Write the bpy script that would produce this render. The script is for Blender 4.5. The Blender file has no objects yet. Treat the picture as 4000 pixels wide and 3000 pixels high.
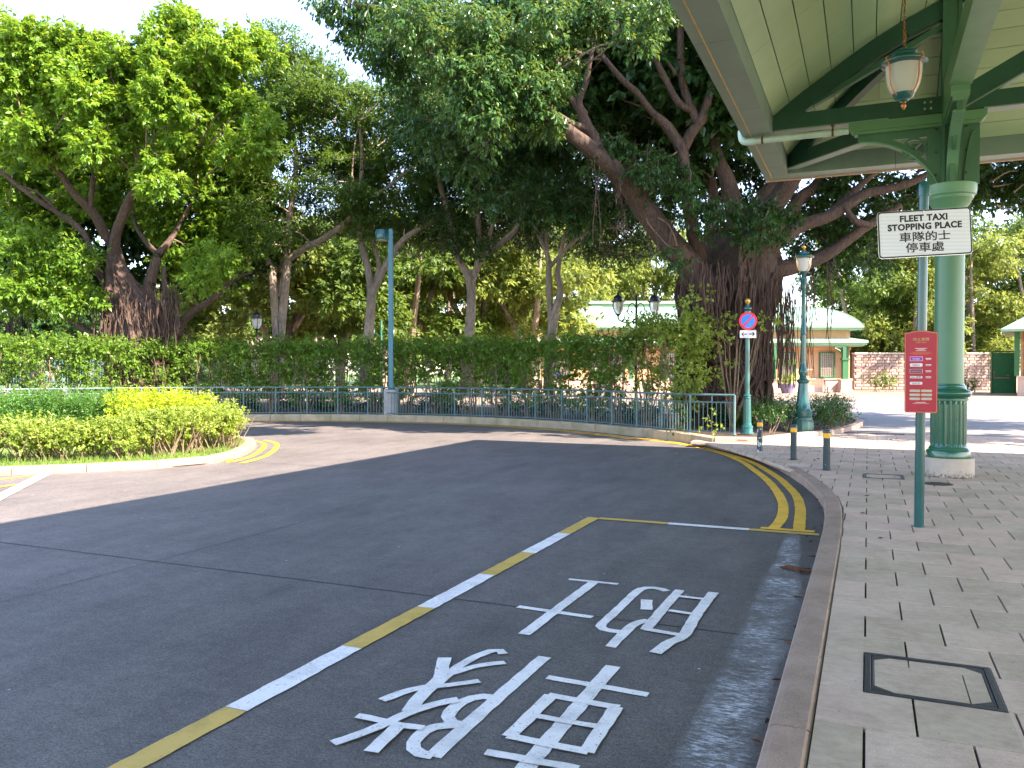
import bpy, math, random
import numpy as np
from math import sin, cos, pi, atan, atan2, radians, sqrt, hypot
from mathutils import Vector, Matrix
random.seed(7); np.random.seed(7)
rng = np.random.default_rng(11)
SC = bpy.context.scene
COL = SC.collection

# ------------------------------------------------------------------ camera
F, H = 3200.0, 1.5
YAW, PIT = atan(1390/3200.0), atan(51/3200.0)
cam_d = bpy.data.cameras.new('camera'); cam = bpy.data.objects.new('camera', cam_d); COL.objects.link(cam)
cam.location = (0, 0, H); cam.rotation_euler = (pi/2-PIT, 0, YAW)
cam_d.sensor_width = 36.0; cam_d.lens = 36.0*F/4000.0; cam_d.clip_start = 0.05; cam_d.clip_end = 900
SC.camera = cam
# ------------------------------------------------------------------ world, sun, exposure
SUN = Vector((6.7, -1.15, 5.65)).normalized()      # towards the sun
w = bpy.data.worlds.new('World'); SC.world = w; w.use_nodes = True
nt = w.node_tree; bg = nt.nodes['Background']
sky = nt.nodes.new('ShaderNodeTexSky'); sky.sky_type = 'NISHITA'; sky.sun_disc = False
sky.sun_elevation = math.asin(SUN.z); sky.sun_rotation = atan2(SUN.x, SUN.y)
sky.air_density = 1.0; sky.dust_density = 0.5; sky.ozone_density = 2.2
nt.links.new(sky.outputs[0], bg.inputs[0]); bg.inputs[1].default_value = 0.15
sd = bpy.data.lights.new('sun', 'SUN'); sd.energy = 4.5; sd.angle = radians(0.5); sd.color = (1.0, 0.93, 0.82)
so = bpy.data.objects.new('sun', sd); COL.objects.link(so)
so.rotation_euler = SUN.to_track_quat('Z', 'Y').to_euler(); so.location = (20, -5, 30)
SC.view_settings.view_transform = 'Standard'; SC.view_settings.look = 'None'
SC.view_settings.exposure = 2.55; SC.view_settings.gamma = 1.0
SC.view_settings.use_white_balance = True; SC.view_settings.white_balance_temperature = 7000; SC.view_settings.white_balance_tint = 22
SC.render.engine = 'CYCLES'
SC.cycles.max_bounces = 7; SC.cycles.diffuse_bounces = 4; SC.cycles.transmission_bounces = 4
SC.cycles.transparent_max_bounces = 8; SC.cycles.use_denoising = True

# ------------------------------------------------------------------ pixel of the photograph -> point of the place
FW = Vector((-sin(YAW)*cos(PIT), cos(YAW)*cos(PIT), -sin(PIT)))
RT = Vector((cos(YAW), sin(YAW), 0)); UP = RT.cross(FW); CP = Vector((0, 0, H))
def ray(x, y): return FW + RT*((x-2000)/F) + UP*((1500-y)/F)
def G(x, y, z=0.0):
    r = ray(x, y); return CP + r*((z-H)/r.z)
def D(x, y, d): return CP + ray(x, y)*d
def PY(x, y, Y): r = ray(x, y); return CP + r*(Y/r.y)
RZ = -0.12     # road level

# ------------------------------------------------------------------ materials
def newmat(name):
    m = bpy.data.materials.new(name); m.use_nodes = True
    t = m.node_tree; b = t.nodes['Principled BSDF']; return m, t, b
def N(t, ty, **k):
    n = t.nodes.new(ty)
    for a, v in k.items():
        if a in n.inputs: n.inputs[a].default_value = v
        else: setattr(n, a, v)
    return n
def noise(t, scale, detail=4, rough=.55, vec=None, stretch=None):
    n = N(t, 'ShaderNodeTexNoise'); n.inputs['Scale'].default_value = scale
    n.inputs['Detail'].default_value = detail; n.inputs['Roughness'].default_value = rough
    if vec is None:
        g = N(t, 'ShaderNodeNewGeometry'); vec = g.outputs['Position']
    if stretch:
        mp = N(t, 'ShaderNodeMapping'); mp.inputs['Scale'].default_value = stretch
        t.links.new(vec, mp.inputs[0]); vec = mp.outputs[0]
    t.links.new(vec, n.inputs['Vector']); return n
def ramp(t, src, stops):
    r = N(t, 'ShaderNodeValToRGB'); e = r.color_ramp.elements
    while len(e) < len(stops): e.new(.5)
    for q, (p, c) in zip(e, stops): q.position = p; q.color = (*c, 1) if len(c) == 3 else c
    t.links.new(src, r.inputs[0]); return r
def mix(t, a, b, fac, blend='MIX'):
    m = N(t, 'ShaderNodeMix'); m.data_type = 'RGBA'; m.blend_type = blend
    for i, s in ((6, a), (7, b), (0, fac)):
        if hasattr(s, 'links') or hasattr(s, 'is_linked'): t.links.new(s, m.inputs[i])
        else: m.inputs[i].default_value = s if i == 0 else (*s, 1)
    return m.outputs[2]
def bump(t, b, src, strength=.3, dist=.01):
    n = N(t, 'ShaderNodeBump'); n.inputs['Strength'].default_value = strength; n.inputs['Distance'].default_value = dist
    t.links.new(src, n.inputs['Height']); t.links.new(n.outputs[0], b.inputs['Normal'])
def objrand(t):
    return N(t, 'ShaderNodeObjectInfo').outputs['Random']
MAT = {}
def plain(name, c, rough=.6, spec=.4, metal=0, var=.25, sc=6, bmp=.15, bs=60, rnd=0.0, dirt=None):
    m, t, b = newmat(name)
    n = noise(t, sc, 5, .6); lo = tuple(x*(1-var) for x in c); hi = tuple(min(1, x*(1+var)) for x in c)
    out = ramp(t, n.outputs[0], [(.3, lo), (.7, hi)]).outputs[0]
    if rnd:
        hs = N(t, 'ShaderNodeHueSaturation'); mr = N(t, 'ShaderNodeMapRange'); mr.inputs[3].default_value = 1-rnd; mr.inputs[4].default_value = 1+rnd
        t.links.new(objrand(t), mr.inputs[0]); t.links.new(mr.outputs[0], hs.inputs['Value']); t.links.new(out, hs.inputs['Color']); out = hs.outputs[0]
    if dirt:
        n3 = noise(t, dirt[1], 6, .7); f = ramp(t, n3.outputs[0], [(dirt[2], (0, 0, 0)), (dirt[2]+.08, (1, 1, 1))]).outputs[0]
        out = mix(t, out, dirt[0], f)
    t.links.new(out, b.inputs['Base Color'])
    b.inputs['Roughness'].default_value = rough; b.inputs['Specular IOR Level'].default_value = spec; b.inputs['Metallic'].default_value = metal
    if bmp:
        n2 = noise(t, bs, 3); bump(t, b, n2.outputs[0], bmp, .01)
    MAT[name] = m; return m

def make_mats():
    # road concrete: broomed across, tyre-darkened, mottled
    m, t, b = newmat('road_concrete')
    n1 = noise(t, .35, 5, .6); n2 = noise(t, 130, 3, .8); n3 = noise(t, 9, 5, .7, stretch=(.6, 1.2, 1)); n4 = noise(t, 60, 3, .6, stretch=(.5, 1.6, 1))
    base = ramp(t, n1.outputs[0], [(.3, (.100, .090, .080)), (.7, (.150, .136, .120))]).outputs[0]
    c = mix(t, base, ramp(t, n3.outputs[0], [(.3, (.74, .74, .75)), (.7, (1.12, 1.11, 1.1))]).outputs[0], .7, 'MULTIPLY')
    c = mix(t, c, ramp(t, n2.outputs[0], [(.32, (.3, .3, .3)), (.5, (1, 1, 1)), (.68, (2.1, 2.1, 2.1))]).outputs[0], .75, 'MULTIPLY')
    c = mix(t, c, ramp(t, n4.outputs[0], [(.35, (.8, .8, .8)), (.65, (1.15, 1.15, 1.15))]).outputs[0], .8, 'MULTIPLY')
    g_ = N(t, 'ShaderNodeNewGeometry'); vo = N(t, 'ShaderNodeTexVoronoi'); vo.inputs['Scale'].default_value = 2.6; t.links.new(g_.outputs['Position'], vo.inputs['Vector'])
    c = mix(t, c, (.5, .5, .48), ramp(t, vo.outputs['Distance'], [(.022, (.75, .75, .75)), (.034, (0, 0, 0))]).outputs[0])
    ns = noise(t, 1.9, 6, .7, stretch=(1.6, .5, 1)); c = mix(t, c, ramp(t, ns.outputs[0], [(.40, (1, 1, 1)), (.63, (.72, .72, .72)), (.74, (.5, .5, .5))]).outputs[0], .8, 'MULTIPLY')
    t.links.new(c, b.inputs['Base Color']); b.inputs['Roughness'].default_value = .78; b.inputs['Specular IOR Level'].default_value = .35
    bump(t, b, n2.outputs[0], .5, .004); MAT['road'] = m
    # slabs
    m, t, b = newmat('paving_slab')
    n1 = noise(t, 2.2, 5, .6); n2 = noise(t, 320, 2, .6); n3 = noise(t, 14, 6, .75, stretch=(1, 1.6, 1))
    c = ramp(t, n1.outputs[0], [(.3, (.47, .35, .265)), (.7, (.585, .45, .35))]).outputs[0]
    g2 = ramp(t, objrand(t), [(0, (.84, .85, .78)), (.5, (1, .98, .96)), (1, (1.12, 1.03, 1.04))]).outputs[0]
    c = mix(t, c, g2, 1.0, 'MULTIPLY')
    c = mix(t, c, ramp(t, n3.outputs[0], [(.3, (.78, .78, .76)), (.6, (1.05, 1.05, 1.05))]).outputs[0], .8, 'MULTIPLY')
    c = mix(t, c, ramp(t, n2.outputs[0], [(.3, (.62, .6, .58)), (.48, (1, 1, 1)), (.75, (1.35, 1.35, 1.35))]).outputs[0], .7, 'MULTIPLY')
    g_ = N(t, 'ShaderNodeNewGeometry'); vo = N(t, 'ShaderNodeTexVoronoi'); vo.inputs['Scale'].default_value = 9; t.links.new(g_.outputs['Position'], vo.inputs['Vector'])
    c = mix(t, c, (.12, .09, .07), ramp(t, vo.outputs['Distance'], [(.035, (.8, .8, .8)), (.06, (0, 0, 0))]).outputs[0])
    ns = noise(t, 3.2, 6, .75); c = mix(t, c, ramp(t, ns.outputs[0], [(.5, (1, 1, 1)), (.72, (.72, .7, .68))]).outputs[0], .8, 'MULTIPLY')
    t.links.new(c, b.inputs['Base Color']); b.inputs['Roughness'].default_value = .85; bump(t, b, n2.outputs[0], .35, .003); MAT['slab'] = m
    # kerb granite-like concrete
    for nm, lo, hi in (('kerb_brown', (.24, .165, .12), (.36, .26, .2)), ('kerb_buff', (.25, .17, .105), (.36, .25, .16)), ('kerb_mossy', (.26, .22, .13), (.42, .33, .22))):
        m, t, b = newmat(nm); n1 = noise(t, 3, 5, .7); n2 = noise(t, 240, 2, .6)
        c = ramp(t, n1.outputs[0], [(.3, lo), (.7, hi)]).outputs[0]
        c = mix(t, c, ramp(t, objrand(t), [(0, (.88, .9, .88)), (1, (1.1, 1.05, 1.02))]).outputs[0], 1.0, 'MULTIPLY')
        c = mix(t, c, ramp(t, n2.outputs[0], [(.3, (.6, .6, .6)), (.5, (1, 1, 1)), (.72, (1.5, 1.45, 1.4))]).outputs[0], .8, 'MULTIPLY')
        if nm == 'kerb_mossy':
            n5 = noise(t, 1.3, 6, .7); c = mix(t, c, (.16, .17, .06), ramp(t, n5.outputs[0], [(.5, (0, 0, 0)), (.72, (.8, .8, .8))]).outputs[0])
        t.links.new(c, b.inputs['Base Color']); b.inputs['Roughness'].default_value = .85; bump(t, b, n2.outputs[0], .4, .004); MAT[nm] = m
    # paints on the road
    for nm, c0, wear in (('paint_white', (.78, .75, .70), .39), ('paint_yellow', (.58, .37, .07), .37), ('paint_yellow_bright', (.85, .46, .03), .34)):
        m, t, b = newmat(nm); n1 = noise(t, 60, 5, .75); n2 = noise(t, 5, 5, .7)
        f = ramp(t, n1.outputs[0], [(wear-.05, (1, 1, 1)), (wear+.03, (0, 0, 0))]).outputs[0]
        dirty = mix(t, c0, tuple(x*.72 for x in c0), ramp(t, n2.outputs[0], [(.45, (0, 0, 0)), (.7, (1, 1, 1))]).outputs[0])
        c = mix(t, dirty, (.14, .135, .13), f)
        t.links.new(c, b.inputs['Base Color']); b.inputs['Roughness'].default_value = .6; bump(t, b, n1.outputs[0], .3, .003); MAT[nm] = m
    # worn paint smear: alpha by noise
    m, t, b = newmat('paint_worn'); n1 = noise(t, 34, 8, .85, stretch=(.4, 1.3, 1)); n2 = noise(t, 3.0, 5, .7)
    uv = N(t, 'ShaderNodeAttribute'); uv.attribute_name = 'edge'
    f1 = ramp(t, n1.outputs[0], [(.45, (.10, .10, .10)), (.60, (1, 1, 1))]).outputs[0]
    f2 = ramp(t, n2.outputs[0], [(.38, (.18, .18, .18)), (.62, (1, 1, 1))]).outputs[0]
    f = mix(t, f1, f2, 1.0, 'MULTIPLY'); f = mix(t, f, uv.outputs['Color'], 1.0, 'MULTIPLY')
    b.inputs['Base Color'].default_value = (.72, .72, .74, 1); b.inputs['Roughness'].default_value = .7; t.links.new(f, b.inputs['Alpha']); MAT['paint_worn'] = m
    plain('joint', (.035, .032, .03), .9, var=.4)
    plain('paving_bed', (.075, .065, .05), .95, var=.5, sc=20, bmp=.3)
    plain('soil', (.06, .04, .025), .95, var=.5, sc=9, bmp=.6, bs=40)
    # ground beyond: lawn
    plain('lawn', (.10, .16, .03), .9, var=.35, sc=.8, bmp=.5, bs=30)
    # plaza stone: pale streaky flags with joints
    m, t, b = newmat('plaza_stone'); br = N(t, 'ShaderNodeTexBrick'); g = N(t, 'ShaderNodeNewGeometry'); t.links.new(g.outputs['Position'], br.inputs['Vector'])
    br.inputs['Scale'].default_value = 1; br.inputs['Brick Width'].default_value = .9; br.inputs['Row Height'].default_value = .6; br.inputs['Mortar Size'].default_value = .012
    br.inputs['Color1'].default_value = (.17, .16, .145, 1); br.inputs['Color2'].default_value = (.205, .19, .17, 1); br.inputs['Mortar'].default_value = (.13, .12, .11, 1)
    n1 = noise(t, .7, 5, .6); c = mix(t, br.outputs['Color'], ramp(t, n1.outputs[0], [(.3, (.8, .8, .8)), (.7, (1.15, 1.12, 1.1))]).outputs[0], 1.0, 'MULTIPLY')
    t.links.new(c, b.inputs['Base Color']); b.inputs['Roughness'].default_value = .75; bump(t, b, noise(t, 120, 2).outputs[0], .2, .003); MAT['plaza'] = m
    for nm, c1, c2, mo in (('paver_dark', (.13, .115, .12), (.2, .175, .17), (.09, .08, .08)), ('paver_buff', (.21, .155, .105), (.25, .185, .125), (.18, .13, .1)), ('paver_pale', (.32, .28, .25), (.38, .34, .3), (.35, .3, .28))):
        m, t, b = newmat(nm); br = N(t, 'ShaderNodeTexBrick'); g = N(t, 'ShaderNodeNewGeometry'); t.links.new(g.outputs['Position'], br.inputs['Vector'])
        br.inputs['Scale'].default_value = 1; br.inputs['Brick Width'].default_value = .4; br.inputs['Row Height'].default_value = .2; br.inputs['Mortar Size'].default_value = .012
        br.inputs['Color1'].default_value = (*c1, 1); br.inputs['Color2'].default_value = (*c2, 1); br.inputs['Mortar'].default_value = (*mo, 1)
        t.links.new(br.outputs['Color'], b.inputs['Base Color']); b.inputs['Roughness'].default_value = .8; MAT[nm] = m
    # canopy paints; the lightest green also carries ground bounce on the main beam
    plain('green_light', (.11, .25, .12), .42, .5, var=.1, sc=2.5, bmp=.04, bs=200, dirt=((.09, .12, .06), 2.5, .72))
    plain('green_mid', (.045, .14, .072), .42, .5, var=.12, sc=3, bmp=.04, bs=200)
    plain('green_deep', (.018, .085, .05), .4, .5, var=.15, sc=3, bmp=.04, bs=200)
    plain('green_gloss', (.012, .105, .062), .16, .6, var=.15, sc=4, bmp=.03, bs=90, dirt=((.3, .32, .28), 26, .78))
    plain('teal_pole', (.010, .085, .078), .22, .55, var=.12, sc=5, bmp=.03, bs=90)
    plain('teal_rail', (.075, .15, .15), .45, .5, var=.2, sc=10, bmp=.08, bs=80, dirt=((.17, .21, .19), 12, .66))
    plain('teal_blue', (.03, .15, .19), .4, .5, var=.12, sc=4, bmp=.04)
    plain('shaft_green', (.07, .19, .10), .36, .5, var=.06, sc=2, bmp=.05, bs=160)
    plain('capital_green', (.10, .25, .135), .4, .5, var=.08, sc=3, bmp=.05, bs=160)
    plain('ceiling_panel', (.32, .46, .24), .5, .4, var=.07, sc=1.2, bmp=.03, bs=40, rnd=.04)
    plain('gutter_metal', (.19, .265, .205), .42, .5, var=.12, sc=1.5, bmp=.05, bs=60)
    plain('sealant', (.55, .35, .12), .6, var=.15)
    plain('pipe_pvc', (.42, .55, .46), .4, .5, var=.12, sc=4, bmp=.03, dirt=((.2, .17, .12), 7, .68))
    plain('rust', (.12, .06, .03), .9, var=.5, sc=20)
    plain('copper', (.42, .15, .05), .4, .5, metal=.5, var=.3, sc=20, bmp=.1)
    plain('gold', (.62, .36, .07), .28, .6, metal=.8, var=.2, sc=12)
    plain('steel', (.5, .5, .48), .3, .5, metal=.9, var=.1)
    plain('black_iron', (.008, .011, .011), .35, .5, var=.3, sc=9)
    plain('black_paint', (.006, .007, .011), .5, .4, var=.2)
    plain('cover_iron', (.03, .028, .028), .5, .4, var=.4, sc=30, bmp=.25, bs=90)
    plain('roof_tile', (.16, .2, .14), .6, var=.2, sc=4)
    # frosted lamp glass
    m, t, b = newmat('lamp_glass'); b.inputs['Base Color'].default_value = (.83, .8, .72, 1); b.inputs['Roughness'].default_value = .25
    b.inputs['Transmission Weight'].default_value = .55; b.inputs['IOR'].default_value = 1.15; b.inputs['Subsurface Weight'].default_value = 0
    wv = noise(t, 30, 1, .5); bump(t, b, wv.outputs[0], .1, .01); MAT['lamp_glass'] = m
    # retroreflective sheeting: faint horizontal bands
    m, t, b = newmat('sign_white'); wv = N(t, 'ShaderNodeTexWave'); wv.bands_direction = 'Z'; wv.inputs['Scale'].default_value = 9; wv.inputs['Distortion'].default_value = .6
    g = N(t, 'ShaderNodeNewGeometry'); t.links.new(g.outputs['Position'], wv.inputs['Vector'])
    t.links.new(ramp(t, wv.outputs[0], [(0, (.55, .56, .585)), (1, (.62, .63, .65))]).outputs[0], b.inputs['Base Color']); b.inputs['Roughness'].default_value = .4; MAT['sign_white'] = m
    for nm, c, r in (('white_print', (.75, .72, .7), .5), ('board_red', (.42, .012, .03), .35), ('sign_red', (.75, .03, .06), .35), ('sign_blue', (.02, .2, .72), .35), ('purple_print', (.3, .02, .38), .4),
                     ('gold_print', (.55, .38, .12), .4), ('orange_print', (.7, .2, .06), .5), ('dark_red_print', (.2, .02, .05), .5), ('grey_print', (.4, .42, .42), .5), ('band_yellow', (.85, .42, .02), .4)):
        plain(nm, c, r, var=.05, bmp=0)
    # walls etc
    plain('peach_wall', (.5, .28, .14), .8, var=.07, sc=2, bmp=.1, bs=80)
    plain('peach_trim', (.5, .34, .25), .75, var=.06)
    plain('orange_trim', (.6, .3, .16), .75, var=.06)
    plain('mint_roof', (.21, .345, .275), .4, .5, var=.06, sc=1.5, bmp=0)
    plain('mint_trim', (.2, .34, .19), .5, var=.08)
    plain('mint_white', (.33, .46, .34), .5, var=.06)
    plain('kiosk_green', (.02, .11, .035), .4, var=.1)
    plain('teal_roof', (.2, .38, .32), .5, var=.1)
    plain('lattice_back', (.5, .42, .33), .8, var=.1)
    plain('lattice_wood', (.1, .085, .05), .7, var=.2)
    plain('bench_wood', (.3, .13, .07), .6, var=.2)
    plain('pot_purple', (.16, .13, .2), .5, var=.1)
    plain('stone_block', (.32, .235, .18), .9, var=.22, sc=9, bmp=.6, bs=30, rnd=.18)
    plain('stone_band', (.17, .13, .14), .85, var=.2, sc=9, rnd=.1)
    plain('stone_cap', (.46, .37, .28), .85, var=.12, sc=5, rnd=.05)
    plain('door_green', (.02, .17, .07), .4, var=.1)
    plain('concrete', (.3, .29, .27), .85, var=.15, sc=5)
    plain('plinth_conc', (.44, .37, .3), .85, var=.1, sc=6, bmp=.3, bs=120)
    # plinth: mould near the ground
    m = MAT['plinth_conc']; t = m.node_tree; b = t.nodes['Principled BSDF']; src = b.inputs['Base Color'].links[0].from_socket
    g = N(t, 'ShaderNodeNewGeometry'); sp = N(t, 'ShaderNodeSeparateXYZ'); t.links.new(g.outputs['Position'], sp.inputs[0])
    n5 = noise(t, 26, 6, .75); ad = N(t, 'ShaderNodeMath'); ad.operation = 'MULTIPLY_ADD'; t.links.new(sp.outputs[2], ad.inputs[0]); ad.inputs[1].default_value = -1.9; t.links.new(n5.outputs[0], ad.inputs[2])
    c = mix(t, src, (.085, .07, .075), ramp(t, ad.outputs[0], [(.38, (0, 0, 0)), (.5, (.9, .9, .9))]).outputs[0]); t.links.new(c, b.inputs['Base Color'])
    # bollard: scuffed paint
    for nm, thr in (('bollard_paint', .66), ('bollard_scuffed', .54)):
        m, t, b = newmat(nm); n1 = noise(t, 9, 6, .7); n2 = noise(t, 3, 3)
        c = mix(t, (.012, .035, .045), (.55, .55, .52), ramp(t, n1.outputs[0], [(thr, (0, 0, 0)), (thr+.02, (1, 1, 1))]).outputs[0])
        t.links.new(c, b.inputs['Base Color']); b.inputs['Roughness'].default_value = .35; MAT[nm] = m
    # bark
    for nm, lo, hi, st in (('bark_banyan', (.026, .016, .011), (.125, .078, .055), (3, 3, .5)), ('bark_grey', (.13, .10, .075), (.33, .26, .2), (2, 2, .7)), ('root_bark', (.024, .014, .009), (.11, .066, .045), (4, 4, .4)), ('twig', (.09, .06, .035), (.25, .18, .11), (3, 3, 1))):
        m, t, b = newmat(nm); n1 = noise(t, 7, 6, .7, stretch=st); n2 = noise(t, 1.4, 3)
        c = ramp(t, n1.outputs[0], [(.3, lo), (.7, hi)]).outputs[0]
        c = mix(t, c, ramp(t, n2.outputs[0], [(.35, (.8, .8, .8)), (.7, (1.25, 1.2, 1.15))]).outputs[0], 1.0, 'MULTIPLY')
        t.links.new(c, b.inputs['Base Color']); b.inputs['Roughness'].default_value = .85; bump(t, b, n1.outputs[0], .8, .05); MAT[nm] = m
    plain('dry_leaf', (.13, .05, .025), .8, var=.4, sc=30, rnd=.4)
    plain('yellow_leaf', (.42, .28, .05), .7, var=.3, sc=30, rnd=.3)
    plain('shirt_blue', (.03, .08, .3), .8); plain('trousers_grey', (.12, .14, .18), .8); plain('skin', (.4, .22, .14), .6); plain('hair_black', (.01, .008, .007), .5)
    plain('notice_white', (.75, .74, .7), .5); plain('notice_print', (.3, .32, .3), .6)

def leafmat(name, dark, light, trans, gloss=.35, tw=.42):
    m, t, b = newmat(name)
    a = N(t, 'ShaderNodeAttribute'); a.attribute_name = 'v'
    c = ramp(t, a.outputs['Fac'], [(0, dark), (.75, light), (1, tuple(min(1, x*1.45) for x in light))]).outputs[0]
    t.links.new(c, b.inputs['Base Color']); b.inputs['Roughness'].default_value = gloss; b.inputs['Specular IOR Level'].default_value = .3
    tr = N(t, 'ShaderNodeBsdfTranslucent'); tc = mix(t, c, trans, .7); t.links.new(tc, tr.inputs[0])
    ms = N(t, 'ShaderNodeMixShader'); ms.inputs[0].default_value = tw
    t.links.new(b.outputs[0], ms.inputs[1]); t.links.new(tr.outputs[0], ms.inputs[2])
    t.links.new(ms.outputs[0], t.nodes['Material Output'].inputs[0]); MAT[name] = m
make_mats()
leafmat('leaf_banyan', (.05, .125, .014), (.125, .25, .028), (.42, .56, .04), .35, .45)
leafmat('leaf_banyan_glossy', (.014, .055, .016), (.055, .135, .035), (.24, .34, .05), .26, .34)  # banyan leaf toned down for a crown front only partly in sun
leafmat('leaf_banyan_dark', (.010, .038, .010), (.034, .09, .022), (.12, .22, .03), .3, .3)  # banyan leaf darkened to carry shade inside crowns; dark-leaved shrubs share it
leafmat('leaf_feather', (.018, .055, .010), (.055, .12, .02), (.22, .34, .04))
leafmat('leaf_far', (.06, .095, .02), (.18, .245, .045), (.42, .46, .08), .5)
leafmat('leaf_far_green', (.03, .07, .014), (.10, .175, .03), (.28, .38, .05), .45)
leafmat('leaf_hedge', (.04, .10, .014), (.12, .23, .03), (.34, .48, .05), .35)
leafmat('leaf_clipped', (.028, .085, .018), (.08, .2, .035), (.24, .42, .05), .35)
leafmat('leaf_lime', (.13, .21, .012), (.33, .42, .025), (.65, .70, .04), .4)
leafmat('leaf_bush', (.09, .15, .022), (.25, .34, .06), (.52, .6, .08), .4)
leafmat('leaf_strap', (.03, .08, .02), (.1, .19, .04), (.25, .4, .05), .3)
leafmat('grass_blade', (.06, .12, .02), (.16, .26, .04), (.4, .5, .08), .5)

# ------------------------------------------------------------------ mesh builder
class MB:
    def __init__(s): s.v = []; s.f = []; s.m = []
    def add(s, vs, fs, mi=0):
        o = len(s.v); s.v += [tuple(p) for p in vs]; s.f += [tuple(i+o for i in f) for f in fs]; s.m += [mi]*len(fs)
    def box(s, c, size, rot=None, taper=1.0, mi=0):
        a, b, h = size[0]/2, size[1]/2, size[2]/2
        vs = [Vector((x*a*(taper if z > 0 else 1), y*b*(taper if z > 0 else 1), z*h)) for z in (-1, 1) for x, y in ((-1, -1), (1, -1), (1, 1), (-1, 1))]
        if rot is not None: vs = [rot @ p for p in vs]
        vs = [p+Vector(c) for p in vs]
        s.add(vs, [(3, 2, 1, 0), (4, 5, 6, 7), (0, 1, 5, 4), (1, 2, 6, 5), (2, 3, 7, 6), (3, 0, 4, 7)], mi)
    def beam(s, p, q, wd, ht, up=Vector((0, 0, 1)), mi=0):      # top centre line from p to q
        p, q = Vector(p), Vector(q); d = (q-p).normalized(); sd = d.cross(up).normalized()*wd/2; dn = sd.cross(d).normalized()
        if dn.z > 0: dn = -dn
        dn = dn*ht
        vs = [p-sd, p+sd, p+sd+dn, p-sd+dn, q-sd, q+sd, q+sd+dn, q-sd+dn]
        s.add(vs, [(0, 1, 2, 3), (7, 6, 5, 4), (0, 4, 5, 1), (1, 5, 6, 2), (2, 6, 7, 3), (3, 7, 4, 0)], mi)
    def bev(s, c, size, b=.01, mi=0):        # box with bevelled top rim
        x, y, z = c; a, d, h = size[0]/2, size[1]/2, size[2]/2
        R = lambda e, zz: [(x-a+e, y-d+e, zz), (x+a-e, y-d+e, zz), (x+a-e, y+d-e, zz), (x-a+e, y+d-e, zz)]
        vs = R(0, z-h)+R(0, z+h-b)+R(b, z+h)
        fs = [(8, 9, 10, 11)]+[(i, (i+1) % 4, 4+(i+1) % 4, 4+i) for i in range(4)]+[(4+i, 4+(i+1) % 4, 8+(i+1) % 4, 8+i) for i in range(4)]
        s.add(vs, fs, mi)
    def tube(s, pts, rad, n=8, cap=True, mi=0, jit=0.0):
        pts = [Vector(p) for p in pts]; k = len(pts); rad = rad if hasattr(rad, '__len__') else [rad]*k
        o = []; ref = Vector((0.13, 0.31, 1)).normalized()
        for i, p in enumerate(pts):
            d = (pts[min(i+1, k-1)]-pts[max(i-1, 0)])
            d = d.normalized() if d.length > 1e-9 else Vector((0, 0, 1))
            a = d.cross(ref)
            if a.length < .15: a = d.cross(Vector((1, 0, 0)))
            a.normalize(); b = d.cross(a)
            for j in range(n):
                t = 2*pi*j/n; r = rad[i]*(1+(random.uniform(-jit, jit) if jit else 0))
                o.append(p+a*cos(t)*r+b*sin(t)*r)
        fs = [(i*n+j, i*n+(j+1) % n, (i+1)*n+(j+1) % n, (i+1)*n+j) for i in range(k-1) for j in range(n)]
        if cap: fs += [tuple(range(n))[::-1], tuple((k-1)*n+j for j in range(n))]
        s.add(o, fs, mi)
    def lathe(s, prof, c=(0, 0, 0), n=24, mi=0, flute=None, squash=1.0):
        o = []
        for r, z in prof:
            for j in range(n):
                t = 2*pi*j/n; rr = r
                if flute and flute[0] <= z <= flute[1]: rr = r*(1-.055*(1 if (j % 4) in (2, 3) else 0)) if flute[2] else r
                o.append((c[0]+rr*cos(t), c[1]+rr*sin(t)*squash, c[2]+z))
        k = len(prof)
        fs = [(i*n+j, i*n+(j+1) % n, (i+1)*n+(j+1) % n, (i+1)*n+j) for i in range(k-1) for j in range(n)]
        fs += [tuple(range(n))[::-1], tuple((k-1)*n+j for j in range(n))]
        s.add(o, fs, mi)
    def prism(s, poly, z0, z1, mi=0, axes=None):
        n = len(poly)
        if axes is None: fn = lambda a, b, c: (a, b, c)
        else:
            O, A, B, Cc = [Vector(q) for q in axes]; fn = lambda a, b, c: O+A*a+B*b+Cc*c
        vs = [fn(a, b, z0) for a, b in poly]+[fn(a, b, z1) for a, b in poly]
        s.add(vs, [tuple(range(n))[::-1], tuple(range(n, 2*n))]+[(i, (i+1) % n, n+(i+1) % n, n+i) for i in range(n)], mi)
    def mesh(s, name, mats, smooth=False):
        me = bpy.data.meshes.new(name); me.from_pydata(s.v, [], s.f)
        for m in (mats if isinstance(mats, (list, tuple)) else [mats]): me.materials.append(MAT[m])
        if any(s.m): me.polygons.foreach_set('material_index', s.m)
        if smooth:
            me.polygons.foreach_set('use_smooth', [True]*len(me.polygons)); me.update()
            try: me.set_sharp_from_angle(angle=radians(38))
            except Exception: pass
        me.update(); return me
    def build(s, name, mats, parent=None, smooth=False, loc=None, rot=0):
        return link(name, s.mesh(name, mats, smooth), parent, loc, rot)
def link(name, me, parent=None, loc=None, rot=0):
    o = bpy.data.objects.new(name, me); COL.objects.link(o)
    if parent is not None: o.parent = parent
    if loc is not None: o.location = loc
    if rot: o.rotation_euler = (0, 0, rot)
    return o
def thing(name, label, cat, loc=(0, 0, 0), rotz=0, group=None):
    o = bpy.data.objects.new(name, None); COL.objects.link(o); o.empty_display_size = .2
    o.location = loc; o.rotation_euler = (0, 0, rotz); o['label'] = label; o['category'] = cat
    if group: o['group'] = group
    return o
def tag(o, label=None, cat=None, group=None, kind=None):
    if label: o['label'] = label
    if cat: o['category'] = cat
    if group: o['group'] = group
    if kind: o['kind'] = kind
    return o
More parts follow.
